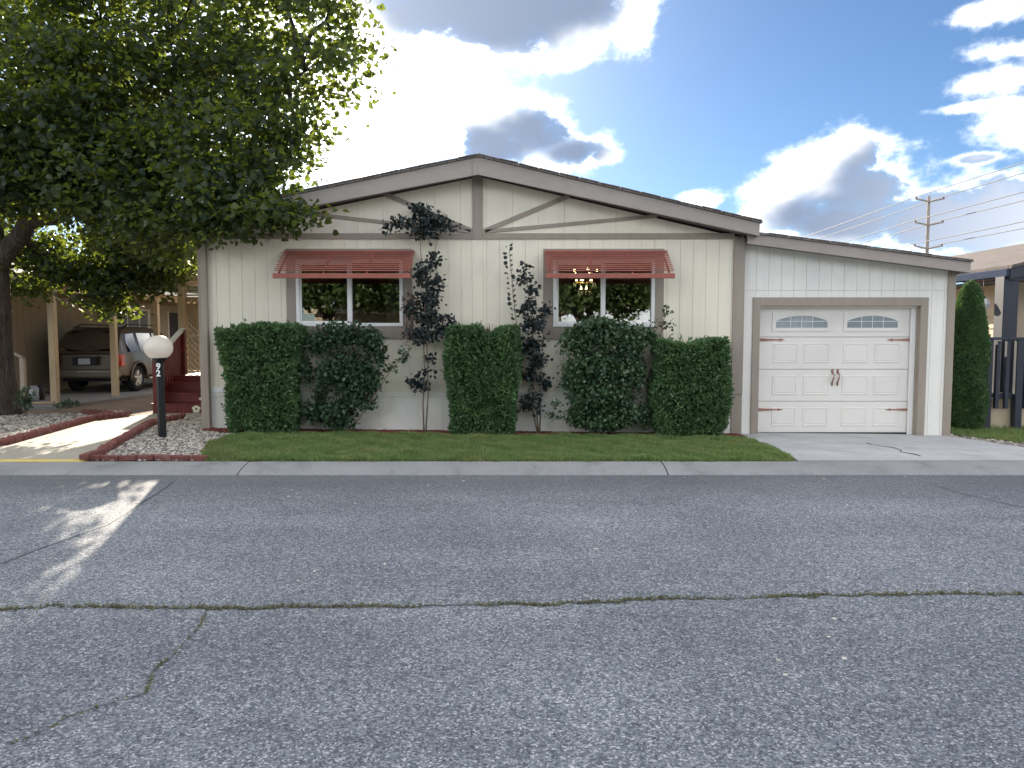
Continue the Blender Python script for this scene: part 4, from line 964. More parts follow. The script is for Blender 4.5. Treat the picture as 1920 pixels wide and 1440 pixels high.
def tuft_points(c, rad, n, rnd, shell=.75):
    d = rnd.normal(size=(n, 3)); d /= np.linalg.norm(d, axis=1, keepdims=True); r = (rnd.uniform(0, 1, n) ** (1 - shell * .8))
    return np.array(c) + d * r[:, None] * np.array(rad), d
def lobed_bush(name, lobes, yc, label, leaf, size, stems, shape='broad', group=None, cat='shrub', dens=1.0, basepx=None, clip_back=None, twigs=True, core=True):
    """bush made of foliage lobes (px, py, rx_px, ry_px, n) carried on stems"""
    bx = X(basepx, yc, 800); z0 = gz(bx, yc) - .02; root = empty(name, (bx, yc, z0), label, cat, group); V = []; Fs = []; off = 0
    q = MB(); cm = MB()
    for (px, py, rx, ry, n) in lobes:
        c_ = at(px, py, yc); s = yc / 1440; ry_ = min(rx, 60) * s * .9
        pts, d = tuft_points(c_, (rx * s, max(.06, min(.30, ry_)), ry * s), int(n * dens), rng, .7)
        # several little shoots inside the lobe to gather leaves into sprays
        m_ = max(3, n // 28); sh, _ = tuft_points(c_, (rx * s * .95, max(.05, min(.28, ry_)), ry * s * .95), m_, rng, .6)
        idx = rng.integers(0, m_, len(pts)); pts = pts * .45 + sh[idx] * .55 + rng.normal(size=pts.shape) * size * .6
        if clip_back: pts[:, 1] = np.minimum(pts[:, 1], clip_back - rng.uniform(.0, .1, len(pts)))
        v, f = leaf_cloud(pts, size, rng, tilt=.8, out=d, outw=.35, shape=shape, upbias=.8); V.append(v); Fs.append(f + off); off += len(v)
        if twigs:
            for p in sh[:max(2, m_ // 2)]:
                p = Vector(p); p.y = min(p.y, (clip_back or 99) - .03); q.tube([c_ - Vector((0, 0, ry * s * .6)), (c_ + p) / 2 + Vector((0, 0, -.02)), p], [.006, .004, .002], 4)
    for st in stems:
        pts = [at(px, py, yc + dy) for px, py, dy in st]; r0 = .013 if len(st) > 2 else .007
        q.tube(pts, [r0 * (1 - .65 * k / (len(pts) - 1)) for k in range(len(pts))], 6)
    fast_mesh('foliage', np.concatenate(V), np.concatenate(Fs), M[leaf], root, origin=(bx, yc, z0)); q.build('stems', M['stem'], root); return root
CB = 12.15
lobed_bush('rose_bush', [(640, 630, 78, 34, 900), (600, 640, 50, 32, 500), (690, 640, 42, 34, 500), (655, 690, 68, 45, 1300), (690, 715, 38, 40, 600), (620, 700, 40, 40, 500), (665, 745, 48, 35, 600), (625, 770, 60, 32, 900),
           (585, 775, 30, 28, 350), (575, 690, 18, 50, 160), (600, 735, 22, 40, 200), (640, 792, 45, 16, 300), (712, 668, 20, 22, 180), (690, 760, 18, 14, 70), (735, 690, 18, 7, 26), (755, 672, 20, 8, 26), (765, 660, 14, 6, 16)], 11.82,
           'loose rose bush in front of the window beside the left clipped hedge', 'rose', .055,
           [[(650, 803, 0), (655, 740, 0), (650, 640, 0)], [(640, 803, 0), (610, 740, 0), (590, 640, 0)], [(660, 803, 0), (700, 745, -.05), (735, 690, -.05), (768, 656, 0)], [(655, 803, 0), (690, 765, -.05), (705, 680, 0)], [(655, 800, 0), (668, 790, -.1), (690, 760, -.1)]], basepx=650, clip_back=CB, dens=1.25)
lobed_bush('evergreen_bush', [(1130, 630, 85, 36, 1500), (1080, 640, 42, 40, 800), (1185, 640, 42, 40, 800), (1130, 690, 92, 45, 2200), (1075, 710, 35, 50, 700), (1190, 700, 36, 50, 800), (1130, 745, 82, 45, 1900), (1085, 780, 35, 28, 600), (1175, 780, 38, 28, 700),
           (1130, 790, 70, 22, 1100), (1130, 607, 60, 16, 400), (1220, 625, 26, 26, 110), (1232, 655, 14, 20, 60), (1043, 780, 22, 6, 26), (1040, 757, 18, 7, 26), (1210, 765, 16, 14, 60), (1208, 790, 12, 20, 60), (1246, 612, 22, 10, 26), (1252, 583, 9, 16, 16)], 11.80,
           'large rounded evergreen bush in front of the window with the chandelier', 'privet', .05,
           [[(1130, 812, 0), (1125, 720, 0), (1120, 620, 0)], [(1145, 812, 0), (1190, 720, 0), (1225, 640, 0), (1262, 597, 0)], [(1150, 812, 0), (1215, 700, 0), (1240, 620, 0), (1252, 572, 0)], [(1120, 812, 0), (1085, 730, 0), (1075, 640, 0)], [(1120, 810, 0), (1040, 782, -.1)], [(1120, 800, 0), (1036, 756, -.1)]], basepx=1130, clip_back=CB, dens=1.5)
lobed_bush('smoke_bush', [(790, 392, 26, 22, 130), (800, 415, 52, 20, 260), (835, 422, 24, 18, 90), (750, 418, 22, 14, 60), (735, 428, 16, 10, 30), (795, 438, 36, 12, 110), (813, 487, 18, 12, 46), (808, 503, 20, 9, 36),
           (790, 515, 22, 28, 130), (818, 535, 20, 22, 90), (800, 560, 34, 26, 190), (778, 580, 22, 34, 160), (800, 600, 40, 22, 200), (838, 600, 26, 14, 80), (790, 628, 42, 18, 220), (830, 618, 24, 14, 80),
           (805, 675, 12, 14, 30), (800, 700, 18, 10, 36), (775, 715, 24, 16, 90), (795, 725, 18, 14, 50)], 11.90,
           'tall dark purple bush reaching over the belt trim beside the rose window', 'smoke', .062,
           [[(795, 812, .05), (793, 760, .05), (797, 700, 0), (793, 620, 0), (800, 540, 0), (788, 470, 0), (793, 400, 0)], [(798, 812, .05), (803, 740, 0), (800, 640, 0), (806, 520, 0), (822, 440, 0)], [(795, 740, 0), (770, 720, 0)], [(797, 650, 0), (850, 605, 0)], [(793, 405, 0), (735, 425, 0)]], 'round', basepx=796, clip_back=CB, twigs=False, dens=1.1)
lobed_bush('smoke_bush', [(985, 500, 12, 12, 22), (985, 525, 20, 14, 50), (995, 545, 20, 16, 60), (990, 575, 24, 20, 110), (1020, 580, 18, 18, 80), (1000, 610, 36, 22, 220), (995, 645, 34, 24, 220), (1005, 680, 30, 22, 160), (995, 705, 28, 16, 110), (1020, 715, 20, 14, 80), (1000, 745, 26, 14, 90), (985, 762, 18, 12, 50), (1005, 770, 16, 8, 30)], 11.90,
           'slender dark purple bush beside the chandelier window', 'smoke', .060,
           [[(1010, 812, .05), (1005, 760, 0), (1000, 640, 0), (990, 540, 0), (984, 490, 0)], [(1012, 812, .05), (1015, 720, 0), (1020, 580, 0)], [(1008, 812, .05), (985, 700, 0), (966, 590, 0), (955, 470, 0)]], 'round', basepx=1010, clip_back=CB, twigs=False, dens=1.15)
# wand of paired leaves standing above the second smoke bush (part of it)
sb = [o for o in bpy.data.objects if o.name.startswith('smoke_bush')][-1]
pts = []; dirs = []
for k in range(30):
    t = k / 29; c_ = at(953 + t * t * 14, 460 + t * 140, 11.9); sd = -1 if k % 2 else 1; pts.append((c_.x + sd * .015, c_.y, c_.z)); dirs.append((sd, -.4 + random.uniform(-.4, .4), .5))
v, f = leaf_cloud(np.array(pts), .065, rng, out=np.array(dirs), outw=.8, shape='round'); fast_mesh('leafy_wand', v, f, M['smoke'], sb)['kind'] = 'stuff'
# faded plumes
sb0 = [o for o in bpy.data.objects if o.name.startswith('smoke_bush')][0]
c_ = np.concatenate([tuft_points(at(px, py, 11.86), (.16, .10, .20), 260, rng, .5)[0] for px, py in ((770, 565), (772, 605), (766, 625))]); v, f = leaf_cloud(c_, .022, rng, shape='round'); fast_mesh('faded_plume', v, f, M['plume'], sb0)['kind'] = 'stuff'

# columnar arborvitae beside the garage
def column(px, pyt, pyb, yc, hwpx, label):
    c0 = at(px, pyb, yc); ct = at(px, pyt, yc); z0 = gz(c0.x, yc) - .03; hw = hwpx * yc / 1440; root = empty('arborvitae', (c0.x, yc, z0), label, 'arborvitae'); H = ct.z - z0
    n = 42000; w = rng.uniform(0, 1, n); t = rng.uniform(0, 6.283, n)
    prof = lambda w: np.interp(w, [0, .06, .2, .5, .75, .9, .97, 1], [.72, .92, 1, .97, .80, .52, .28, .03])
    r = hw * prof(w) * (1 + .06 * np.sin(w * 16 + t * 2) + .05 * np.sin(t * 5 + w * 9)) * (1 - np.abs(rng.normal(size=n)) * .07)
    keep = rng.uniform(0, 1, n) < prof(w) + .1; w, t, r = w[keep], t[keep], r[keep]
    P = np.stack([c0.x + r * np.cos(t), yc + r * np.sin(t), z0 + w * H], 1); out = np.stack([np.cos(t), np.sin(t), .7 + 0 * t], 1); out /= np.linalg.norm(out, axis=1, keepdims=True)
    v, f = leaf_cloud(P, .05, rng, out=out, outw=.5, shape='narrow'); fast_mesh('foliage', v, f, M['arbor'], root, origin=(c0.x, yc, z0))
    q = MB(); q.lathe((c0.x, yc, z0), [(hw * float(prof(k)) * .82, k * H * .97) for k in np.linspace(0, 1, 14)], 18); q.build('stems', M['core'], root)
column(1810, 528, 803, 13.3, 33, 'tall columnar arborvitae between the garage and the next home')
# small weeds and plants
def small_plant(p, h, n, label, leaf='rose', size=.05, spread=.14):
    p = Vector(p); root = empty('garden_plant', p, label, 'plant'); c_, d = tuft_points(p + Vector((0, 0, h * .6)), (spread, spread, h * .45), n, rng, .4); v, f = leaf_cloud(c_, size, rng, out=d, outw=.4); fast_mesh('foliage', v, f, M[leaf], root, origin=tuple(p))
    q = MB()
    for k in range(5): q.tube([p, p + Vector((random.uniform(-.08, .08), random.uniform(-.08, .08), h * .8))], [.006, .003], 4)
    q.build('stems', M['stem'], root)
small_plant((*at(125, 770, 16.1).xy, gz(-9.4, 16.1) + .0), .18, 160, 'low green plant at the foot of the carport post', spread=.26)
small_plant((*at(48, 775, 14.4).xy, gz(-9.2, 14.4)), .55, 240, 'leafy shoots growing beside the maple trunk', spread=.16)

# ------------------------------------------------------------------ the big maple
def tree(name, base, limbs, lobes, label, leaf, lsize, nleaf, group=None, trunk_r=.33, trunk_pts=None, clump=.25, bmat='bark'):
    root = empty(name, base, label, 'tree', group); q = MB(); nodes = []
    tp = trunk_pts; q.tube([p for p, r in tp], [r for p, r in tp], 16)
    for L_ in limbs:
        P = [Vector(p) for p, r in L_]; Rr = [r for p, r in L_]; Q = []; RR = []
        for i in range(len(P) - 1):
            for k in range(4): Q.append(P[i].lerp(P[i + 1], k / 4) + Vector(rng.normal(size=3) * .035 * (i + k > 0))); RR.append(Rr[i] + (Rr[i + 1] - Rr[i]) * k / 4)
        Q.append(P[-1]); RR.append(Rr[-1]); q.tube(Q, RR, 8); nodes += Q
    NP = np.array([tuple(p) for p in nodes]); tot = sum(l[2] for l in lobes); C = []
    for (c_, rad, wgt, *_) in lobes:
        c_ = Vector(c_); rad = np.array(rad)
        i = int(((NP - np.array(tuple(c_))) ** 2).sum(1).argmin()); st = Vector(NP[i]); mid = st.lerp(c_, .5) + Vector((0, 0, .12)); q.tube([st, mid, c_], [.05, .035, .02], 6)
        nl = int(nleaf * wgt / tot); nc = max(6, nl // 62)
        d = rng.normal(size=(nc, 3)); d /= np.linalg.norm(d, axis=1, keepdims=True); cc = np.array(tuple(c_)) + d * (rng.uniform(.12, 1, nc) ** .42)[:, None] * rad
        for k in range(0, nc, 2):
            p = Vector(cc[k]); q.tube([c_, c_.lerp(p, .55) + Vector(rng.normal(size=3) * .08), p], [.018, .011, .004], 4, cap=False)
        idx = rng.integers(0, nc, nl); e = rng.normal(size=(nl, 3)) * np.array([clump, clump, clump * .48])
        # sprays hang a little below their twig ends
        C.append(cc[idx] + e - np.array([0, 0, .05]))
    C = np.concatenate(C); v, f = leaf_cloud(C, lsize, rng, tilt=.45, droop=.35, upbias=1.1)
    fast_mesh('crown', v, f, M[leaf], root, origin=tuple(base)); q.build('trunk', M[bmat], root, origin=Vector(base)); return root
TY = 14.7; tb = Vector((X(-6, TY, 780), TY, gz(-9.7, TY)))
tp = [(tb + Vector((0, 0, -.15)), .50), (tb + Vector((0, 0, .12)), .41), (tb + Vector((.0, 0, .7)), .335), (tb + Vector((0, 0, 1.5)), .31), (tb + Vector((.02, 0, 2.3)), .30), (tb + Vector((.05, -.02, 2.9)), .28), (tb + Vector((.0, 0, 3.6)), .24), (tb + Vector((-.2, .1, 5)), .18), (tb + Vector((-.1, .2, 7)), .11), (tb + Vector((.2, .1, 9)), .04)]
def tl(*p): return [(at(px, py, y), r) for px, py, y, r in p]
fork = tb + Vector((.1, -.02, 2.75))
limbs = [[(fork, .20)] + tl((60, 420, 14.4, .16), (110, 330, 14.0, .13), (245, 310, 13.4, .10), (330, 250, 13.0, .07), (430, 180, 12.6, .045), (560, 110, 12.3, .02)),
         tl((60, 418, 14.4, .11), (130, 402, 14.0, .08), (225, 390, 13.4, .06), (340, 400, 12.6, .045), (450, 405, 12.0, .02)),
         tl((100, 340, 14.0, .10), (200, 150, 13.8, .08), (340, 50, 13.4, .06), (380, -40, 13.2, .04), (450, -180, 13, .02)),
         tl((20, 440, 14.6, .08), (90, 480, 15, .05), (180, 500, 15.4, .035), (290, 510, 15.6, .02)),
         [(tb + Vector((0, 0, 3.3)), .15), (tb + Vector((-1.6, -.4, 4.8)), .10), (tb + Vector((-3.6, -.5, 6.0)), .05)],
         [(tb + Vector((0, 0, 3.6)), .13), (tb + Vector((-.6, 1.8, 5.2)), .09), (tb + Vector((-.6, 3.6, 6.4)), .04)],
         [(tb + Vector((0, 0, 3.5)), .13), (tb + Vector((-.3, -1.8, 5.0)), .09), (tb + Vector((0, -3.4, 6.0)), .04)]]
def lobe(px, py, y, r, wgt, sq=.8): return (tuple(at(px, py, y)), (r, r * 1.0, r * sq), wgt)
lobes = [lobe(610, 40, 12.4, .6, 4), lobe(540, 20, 12.6, .85, 7), lobe(570, 135, 12.3, .8, 6.5), lobe(500, 210, 12.2, .9, 8.5), lobe(560, 260, 12.0, .6, 3.2), lobe(440, 120, 12.8, 1.1, 13), lobe(430, 260, 12.2, 1.1, 14), lobe(500, 330, 11.9, .7, 5),
         lobe(330, 60, 13.2, 1.3, 15), lobe(320, 190, 13.0, 1.25, 17), lobe(330, 330, 12.4, 1.15, 17), lobe(420, 370, 11.8, .75, 10), lobe(190, 40, 13.6, 1.5, 17), lobe(180, 200, 13.2, 1.45, 22), lobe(210, 330, 12.8, 1.15, 19), lobe(60, 100, 13.6, 1.6, 20), lobe(60, 270, 13.0, 1.4, 22),
         lobe(10, 320, 13.0, .95, 12), lobe(135, 330, 13.0, .85, 11), lobe(300, 395, 12.2, .6, 8), lobe(370, 405, 11.7, .4, 5, .5), lobe(490, 392, 11.35, .42, 4, .35), lobe(555, 392, 11.35, .26, 1.5, .3), lobe(310, 450, 13.5, .55, 5, .5), lobe(250, 445, 14.8, .8, 9, .7), lobe(285, 455, 15.8, .6, 8, .6),
         lobe(160, 500, 15.4, .8, 9, .5), lobe(240, 525, 15.2, .6, 6, .5), lobe(195, 560, 15.0, .30, 2.2, .6), lobe(100, 470, 15.6, .7, 7, .6), lobe(290, 500, 15.6, .42, 3, .5), lobe(360, 495, 15.8, .25, 1.2, .5), lobe(50, 530, 16, .5, 3, .5),
         lobe(520, -90, 12.8, 1.0, 9), lobe(380, -120, 13.2, 1.3, 12), lobe(200, -150, 13.6, 1.5, 14), lobe(250, 250, 15.5, 1.4, 10), lobe(420, 120, 15.2, 1.3, 8)]
lobes = [(p, r, w * (.58 if p[0] / p[1] > -.44 else .85)) for p, r, w in lobes]
for k in range(16):
    a = k * 2.4; lobes.append(((tb.x - 2.6 + 2.6 * math.cos(a) - (1.2 if k % 2 else 0), tb.y + 3.0 * math.sin(a), 4.6 + (k * .41) % 5.2), (1.5, 1.5, 1.1), 8))
big = tree('maple_tree', tb, limbs, lobes, 'big dark green maple overhanging the left corner of the home', 'maple', .096, 98000, trunk_pts=tp)

def copy_tree(o, loc, rz, sc, label, group=None):
    r_ = o.copy(); col.objects.link(r_); r_.location = loc; r_.rotation_euler = (0, 0, rz); r_.scale = (sc, sc, sc); r_['label'] = label; W[r_.name] = Vector(loc)
    for c_ in o.children:
        d = c_.copy(); col.objects.link(d); d.parent = r_
    return r_
# trees beyond the carport
fb = Vector((-19, 40, -.3))
flobes = [((fb.x + dx, fb.y + dy, fb.z + dz), (r, r, r * .8), r * r) for dx, dy, dz, r in ((0, 0, 5.5, 1.9), (1.5, .4, 4.6, 1.6), (-1.6, .3, 4.7, 1.7), (.3, -1.4, 4.4, 1.6), (.2, 1.4, 4.6, 1.6), (.7, -.4, 6.7, 1.2), (-.8, .2, 6.5, 1.3), (2.3, -.3, 3.6, 1.0), (-2.3, -.5, 3.7, 1.1))]
ft = tree('garden_tree', fb, [[(fb + Vector((0, 0, 2.2)), .14), (fb + Vector((.9, .2, 4)), .08), (fb + Vector((1.4, .3, 5)), .03)], [(fb + Vector((0, 0, 2.4)), .14), (fb + Vector((-1, 0, 4.2)), .08), (fb + Vector((-1.5, .2, 5)), .03)], [(fb + Vector((0, 0, 2.6)), .13), (fb + Vector((.1, -.3, 5)), .07), (fb + Vector((.2, 0, 6.5)), .02)]],
          flobes, 'leafy tree behind the carport roof', 'far_leaf', .20, 26000, trunk_pts=[(fb + Vector((0, 0, -.2)), .26), (fb + Vector((0, 0, 1)), .2), (fb + Vector((0, 0, 2.6)), .17)], clump=.45)

# ------------------------------------------------------------------ neighbour on the left: wall, carport, car
NW = -13.2
nl = empty('neighbour_house', (-17, 24, gz(-14, 24)), 'tan manufactured home with an open carport behind the maple', 'house')
gl_ = gz(-13, 20)
m = MB(); m.box(NW - .1, NW - .016, 18.4, 34, gl_ - .3, 2.78); nwall = m.build('side_wall', M['groove'], nl)
y = 18.4
while y < 33.9:
    if not (25.5 < y + .15 < 28.1):
        q = MB(); q.box(NW - .018, NW, y + .004, y + .30, gl_, 2.76); q.build('siding_board', M['tan_siding'], nwall)
    else:
        q = MB(); q.box(NW - .018, NW, y + .004, y + .30, gl_, 1.35); q.build('siding_board', M['tan_siding'], nwall)
        q = MB(); q.box(NW - .018, NW, y + .004, y + .30, 2.45, 2.76); q.build('siding_board', M['tan_siding'], nwall)
    y += .305
m = MB(); m.box(-21, NW - .016, 18.3, 18.4, gl_ - .3, 2.9); m.build('front_wall', M['tan_siding'], nl)
m = MB(); m.prism([(-22, 2.85), (-17.2, 4.0), (NW + .3, 2.85), (NW + .3, 2.75), (-22, 2.75)], 17.9, 34.4); m.build('roof', M['shingle'], nl)
m = MB(); m.prism([(-21.7, 2.76), (-21.7, 2.84), (-17.2, 3.92), (NW, 2.84), (NW, 2.76)], 17.87, 17.905); m.build('gable', M['tan_siding'], nl)
m = MB(); y0, y1, z0, z1 = 25.65, 27.95, 1.40, 2.42
for a in ((y0, y0 + .06, z0, z1), (y1 - .06, y1, z0, z1), (y0, y1, z1 - .06, z1), (y0, y1, z0, z0 + .06), (y0 + .72, y0 + .78, z0, z1), (y1 - .72, y1 - .66, z0, z1)): m.box(NW - .03, NW + .03, a[0], a[1], a[2], a[3])
wo = m.build('window', M['vinyl'], nl); m = MB(); m.box(NW - .012, NW - .006, y0, y1, z0, z1); m.build('pane', M['clear_dark'], wo)
m = MB(); m.box(NW - .02, NW + .02, 29.6, 30.5, gl_ + .3, 2.35); m.build('door', M['blind'], nl); m = MB(); m.box(NW - .02, NW + .03, 29.5, 29.6, gl_ + .3, 2.42); m.build('door_casing', M['pale'], nl)
cpt = empty('carport', (-11.5, 16.5, gz(-11, 17)), 'open tan carport with square posts beside the neighbouring wall', 'carport')
PX = -10.2
for px, y in ((103, 17.1), (216, 19.7), (295, 22.1), (0, 25.2), (0, 28.4)):
    q = MB(); q.box(PX - .07, PX + .07, y - .07, y + .07, gz(PX, y) - .02, 2.52); q.build('post', M['tan'], cpt, bevel=.006)
m = MB(); m.box(PX - .06, PX + .06, 16.4, 30.6, 2.50, 2.70); m.build('beam', M['tan'], cpt, bevel=.006)
m = MB(); m.box(NW + .02, PX + .30, 16.36, 16.42, 2.55, 2.86); m.build('front_fascia', M['tan'], cpt, bevel=.006)
m = MB(); m.prism([(NW + .02, 2.95), (PX + .40, 2.78), (PX + .40, 2.74), (NW + .02, 2.90)], 16.34, 30.8); m.build('roof', M['shingle'], cpt)
m = MB(); m.box(PX + .36, PX + .42, 16.34, 30.8, 2.66, 2.79); m.build('gutter', M['pale'], cpt)
y = 17.0
while y < 30.5:
    q = MB(); q.box(NW + .02, PX - .06, y, y + .05, 2.60, 2.75); q.build('joist', M['tan'], cpt); y += .9
m = MB(); m.box(NW + .02, PX + .1, 30.82, 30.9, gl_ - .2, 2.75); m.build('rear_panel', M['tan_siding'], cpt)  # unseen back, assumed closed; added to keep the low sun out
# lantern under the carport edge, stair handrail, odds and ends
lc = at(62, 545, 16.7); q = MB(); q.box(lc.x - .055, lc.x + .055, lc.y - .055, lc.y + .055, lc.z - .07, lc.z + .09); q.lathe((lc.x, lc.y, lc.z + .09), [(.10, 0), (.02, .08), (.01, .14), (.008, .3)], 8); q.box(lc.x - .085, lc.x + .085, lc.y - .085, lc.y + .085, lc.z - .085, lc.z - .07)
tag(q.build('hanging_lantern', M['dark_iron']), 'black square lantern hanging from the carport edge beside the maple trunk', 'lantern')
hr = empty('handrail', (-11.3, 18.6, gz(-11.3, 18.6)), 'short grey wooden handrail behind the maple trunk', 'handrail')
p0 = at(42, 672, 17.6); q = MB(); q.box(p0.x - .045, p0.x + .045, 17.55, 17.65, gz(-11, 17.6), p0.z); q.build('post', M['tan_siding'], hr)
q = MB(); q.bar((p0.x + .02, 17.58, p0.z + .02), (p0.x - 1.0, 17.58, p0.z + .55), .09, .045); q.build('rail', M['tan_siding'], hr); q = MB(); q.box(p0.x - 1.04, p0.x - .95, 17.54, 17.64, gz(-11, 17.6), p0.z + .5); q.build('post', M['tan_siding'], hr)
hb = empty('hanging_basket', (-12.7, 24.8, 2.0), 'small dark hanging flower basket beside the neighbouring window', 'hanging basket')
c_, d = tuft_points((-12.7, 24.8, 2.02), (.22, .22, .20), 160, rng, .5); v, f = leaf_cloud(c_, .09, rng); fast_mesh('foliage', v, f, M['rose'], hb)
q = MB(); q.lathe((-12.7, 24.8, 1.85), [(.02, 0), (.14, .06), (.17, .18)], 12); q.build('basket', M['clay'], hb); q = MB(); q.tube([(-12.7, 24.8, 2.0), (-12.7, 24.8, 2.6)], .006, 5); q.build('chain', M['dark_iron'], hb)
for k, (px, y) in enumerate(((64, 17.9), (75, 18.3))):
    p = at(px, 740, y); q = MB(); q.lathe((p.x, y, gz(p.x, y) + .03), [(.001, 0), (.09, 0), (.10, .05), (.10, .30), (.07, .36), (.001, .37)], 14); tag(q.build('storage_jar', M['frost' if k == 0 else 'lamp_black']), ('grey' if k == 0 else 'black') + ' canister standing on the carport slab', 'canister')
q = MB(); p = at(75, 757, 16.9); q.bar((p.x - .35, 16.9, gz(p.x, 17) + .07), (p.x + .35, 17.0, gz(p.x, 17) + .07), .09, .04); tag(q.build('timber_plank', M['tan']), 'loose tan plank lying at the edge of the carport slab', 'plank')

# the parked car, seen from behind
def build_car(rx, ry, rz):
    car = empty('parked_car', (rx, ry, rz), 'tan sport utility car parked under the carport, seen from behind', 'car')
    def T(p): return Vector((rx + p[0], ry + p[1], rz + p[2]))
    st = [(0.10, .42, 1.02, 1.06, .86, .80), (0.02, .46, 1.02, 1.10, .90, .82), (.06, .44, 1.06, 1.12, .915, .83), (.20, .42, 1.08, 1.40, .92, .80), (.40, .40, 1.08, 1.72, .925, .74), (.60, .38, 1.08, 1.79, .93, .72), (1.2, .36, 1.07, 1.83, .935, .715), (2.2, .36, 1.06, 1.82, .935, .71), (2.95, .36, 1.05, 1.76, .935, .70), (3.35, .36, 1.05, 1.48, .93, .74), (3.75, .37, 1.04, 1.14, .92, .80), (4.2, .38, 1.0, 1.06, .90, .80), (4.6, .42, .90, .98, .85, .74), (4.72, .48, .82, .88, .78, .66)]
    V = []; Fc = []
    for (y, zb, bl, zt, hw, hr_) in st:
        half = [(0, zb), (hw * .86, zb), (hw * .98, zb + .08), (hw * 1.0, zb + (bl - zb) * .5), (hw * .975, bl), (hr_ + (hw - hr_) * .12, zt - (zt - bl) * .16), (hr_ * .86, zt - .012), (0, zt)]
        V += [T((x, y, z)) for x, z in half] + [T((-x, y, z)) for x, z in half[-2:0:-1]]
    n = 14
    for i in range(len(st) - 1):
        for k in range(n): Fc.append((i * n + k, i * n + (k + 1) % n, (i + 1) * n + (k + 1) % n, (i + 1) * n + k))
    Fc += [tuple(range(n)), tuple((len(st) - 1) * n + k for k in range(n - 1, -1, -1))]
    q = MB(); q.add(V, Fc, True); body = q.build('body', M['car_paint'], car)
    # wheel arches cut out of the body
    cut = MB()
    for wy in (1.02, 3.82):
        for s in (-1, 1): cut.lathe(tuple(T((s * .62, wy, .37))), [(.001, 0), (.43, 0), (.43, s * .5), (.001, s * .5)], 28, axis='x')
    co = cut.build('arch_cutter', M['car_dark']); md = body.modifiers.new('arch', 'BOOLEAN'); md.object = co; md.operation = 'DIFFERENCE'; md.solver = 'EXACT'
    bpy.context.view_layer.update(); me = bpy.data.meshes.new_from_object(body.evaluated_get(bpy.context.evaluated_depsgraph_get())); body.modifiers.clear(); body.data = me; bpy.data.objects.remove(co)
    for p in me.polygons: p.use_smooth = True
    try: me.set_sharp_from_angle(angle=R(38))
    except Exception: pass
    q = MB(); q.box(rx - .80, rx + .80, ry + .3, ry + 4.4, rz + .32, rz + .60); q.build('underbody', M['car_dark'], car)
    for wy in (1.02, 3.82):
        for s in (-1, 1):
            w = empty('wheel', T((s * .80, wy, .37)), None, None, parent=car); c_ = tuple(T((s * .80, wy, .37)))
            q = MB(); q.lathe(c_, [(.24, -.11), (.345, -.115), (.37, -.08), (.37, .08), (.345, .115), (.24, .11)], 32, axis='x'); q.build('tyre', M['tyre'], w)
            q = MB(); q.lathe(c_, [(.245, .10 * s), (.235, .075 * s), (.225, .03 * s), (.001, .02 * s)], 28, axis='x')
            for k in range(5):
                t = k * 2 * math.pi / 5 + .3; d = Vector((0, math.cos(t), math.sin(t))); c3 = Vector(c_) + Vector((s * .07, 0, 0)); q.bar(c3 + d * .03, c3 + d * .23, .05, .07, (1, 0, 0))
            q.lathe(c_, [(.001, .10 * s), (.05, .10 * s), (.06, .06 * s)], 14, axis='x'); q.build('rim', M['alloy'], w)
            q = MB(); ar = [T((s * .945, wy + .46 * math.cos(t), .37 + .46 * math.sin(t))) for t in np.linspace(-.12, math.pi + .12, 20)]; q.tube(ar, .035, 6); q.build('arch_flare', M['car_paint'], car)
    # glass: rear window, quarter and door windows
    def side(y, f, s, o=.008):                # point on the flank between belt (0) and roof (1)
        ys = [a[0] for a in st[1:]]; bl = np.interp(y, ys, [a[2] for a in st[1:]]); zt = np.interp(y, ys, [a[3] for a in st[1:]]); hw = np.interp(y, ys, [a[4] for a in st[1:]]); hr_ = np.interp(y, ys, [a[5] for a in st[1:]])
        xt = hr_ + (hw - hr_) * .12; zt2 = zt - (zt - bl) * .16
        return T((s * (hw * .975 + (xt - hw * .975) * f + o), y, bl + (zt2 - bl) * f))
    for s in (-1, 1):
        for ya, yb in ((.50, 1.08), (1.24, 2.06), (2.18, 2.98)):
            q = MB(); n_ = 6; ys = np.linspace(ya, yb, n_)
            lo = [side(y, .08, s) for y in ys]; hi = [side(y, .90, s) for y in (ys if ya != .50 else np.linspace(.56, yb - .02, n_))]
            q.add(lo + hi, [(k, k + 1, n_ + k + 1, n_ + k) for k in range(n_ - 1)], True); q.build('side_window', M['car_glass'], car)
        q = MB(); q.tube([T((s * .66, .75, 1.80)), T((s * .66, 1.0, 1.885)), T((s * .66, 2.6, 1.87)), T((s * .66, 2.85, 1.79))], .018, 6); q.build('roof_rail', M['car_dark'], car)
        q = MB(); q.add([], [])
        P = [(s * .915, .30, .74), (s * .915, .30, 1.06), (s * .88, .12, 1.10), (s * .88, .04, .76), (s * .60, -.012, .78), (s * .60, .02, 1.09)]
        q.prismz([(rx + s * .72, ry - .012), (rx + s * .90, ry + .0), (rx + s * .945, ry + .06), (rx + s * .945, ry + .26), (rx + s * .80, ry + .2)], rz + .74, rz + 1.07); q.build('tail_light', M['tail'], car, bevel=.012, seg=2)
        q = MB(); q.box(rx + s * .98 - .04, rx + s * 1.12, ry + 3.0, ry + 3.1, rz + 1.05, rz + 1.22); q.build('mirror', M['car_dark'], car, bevel=.03, seg=2)
        q = MB(); q.box(rx + s * .86, rx + s * .97, ry + 1.6, ry + 3.3, rz + .33, rz + .37); q.build('running_board', M['alloy'], car)
    q = MB(); A = Vector((0, .10, 1.14)); Bt = Vector((0, .415, 1.69)); o_ = Vector((0, -.022, .016))
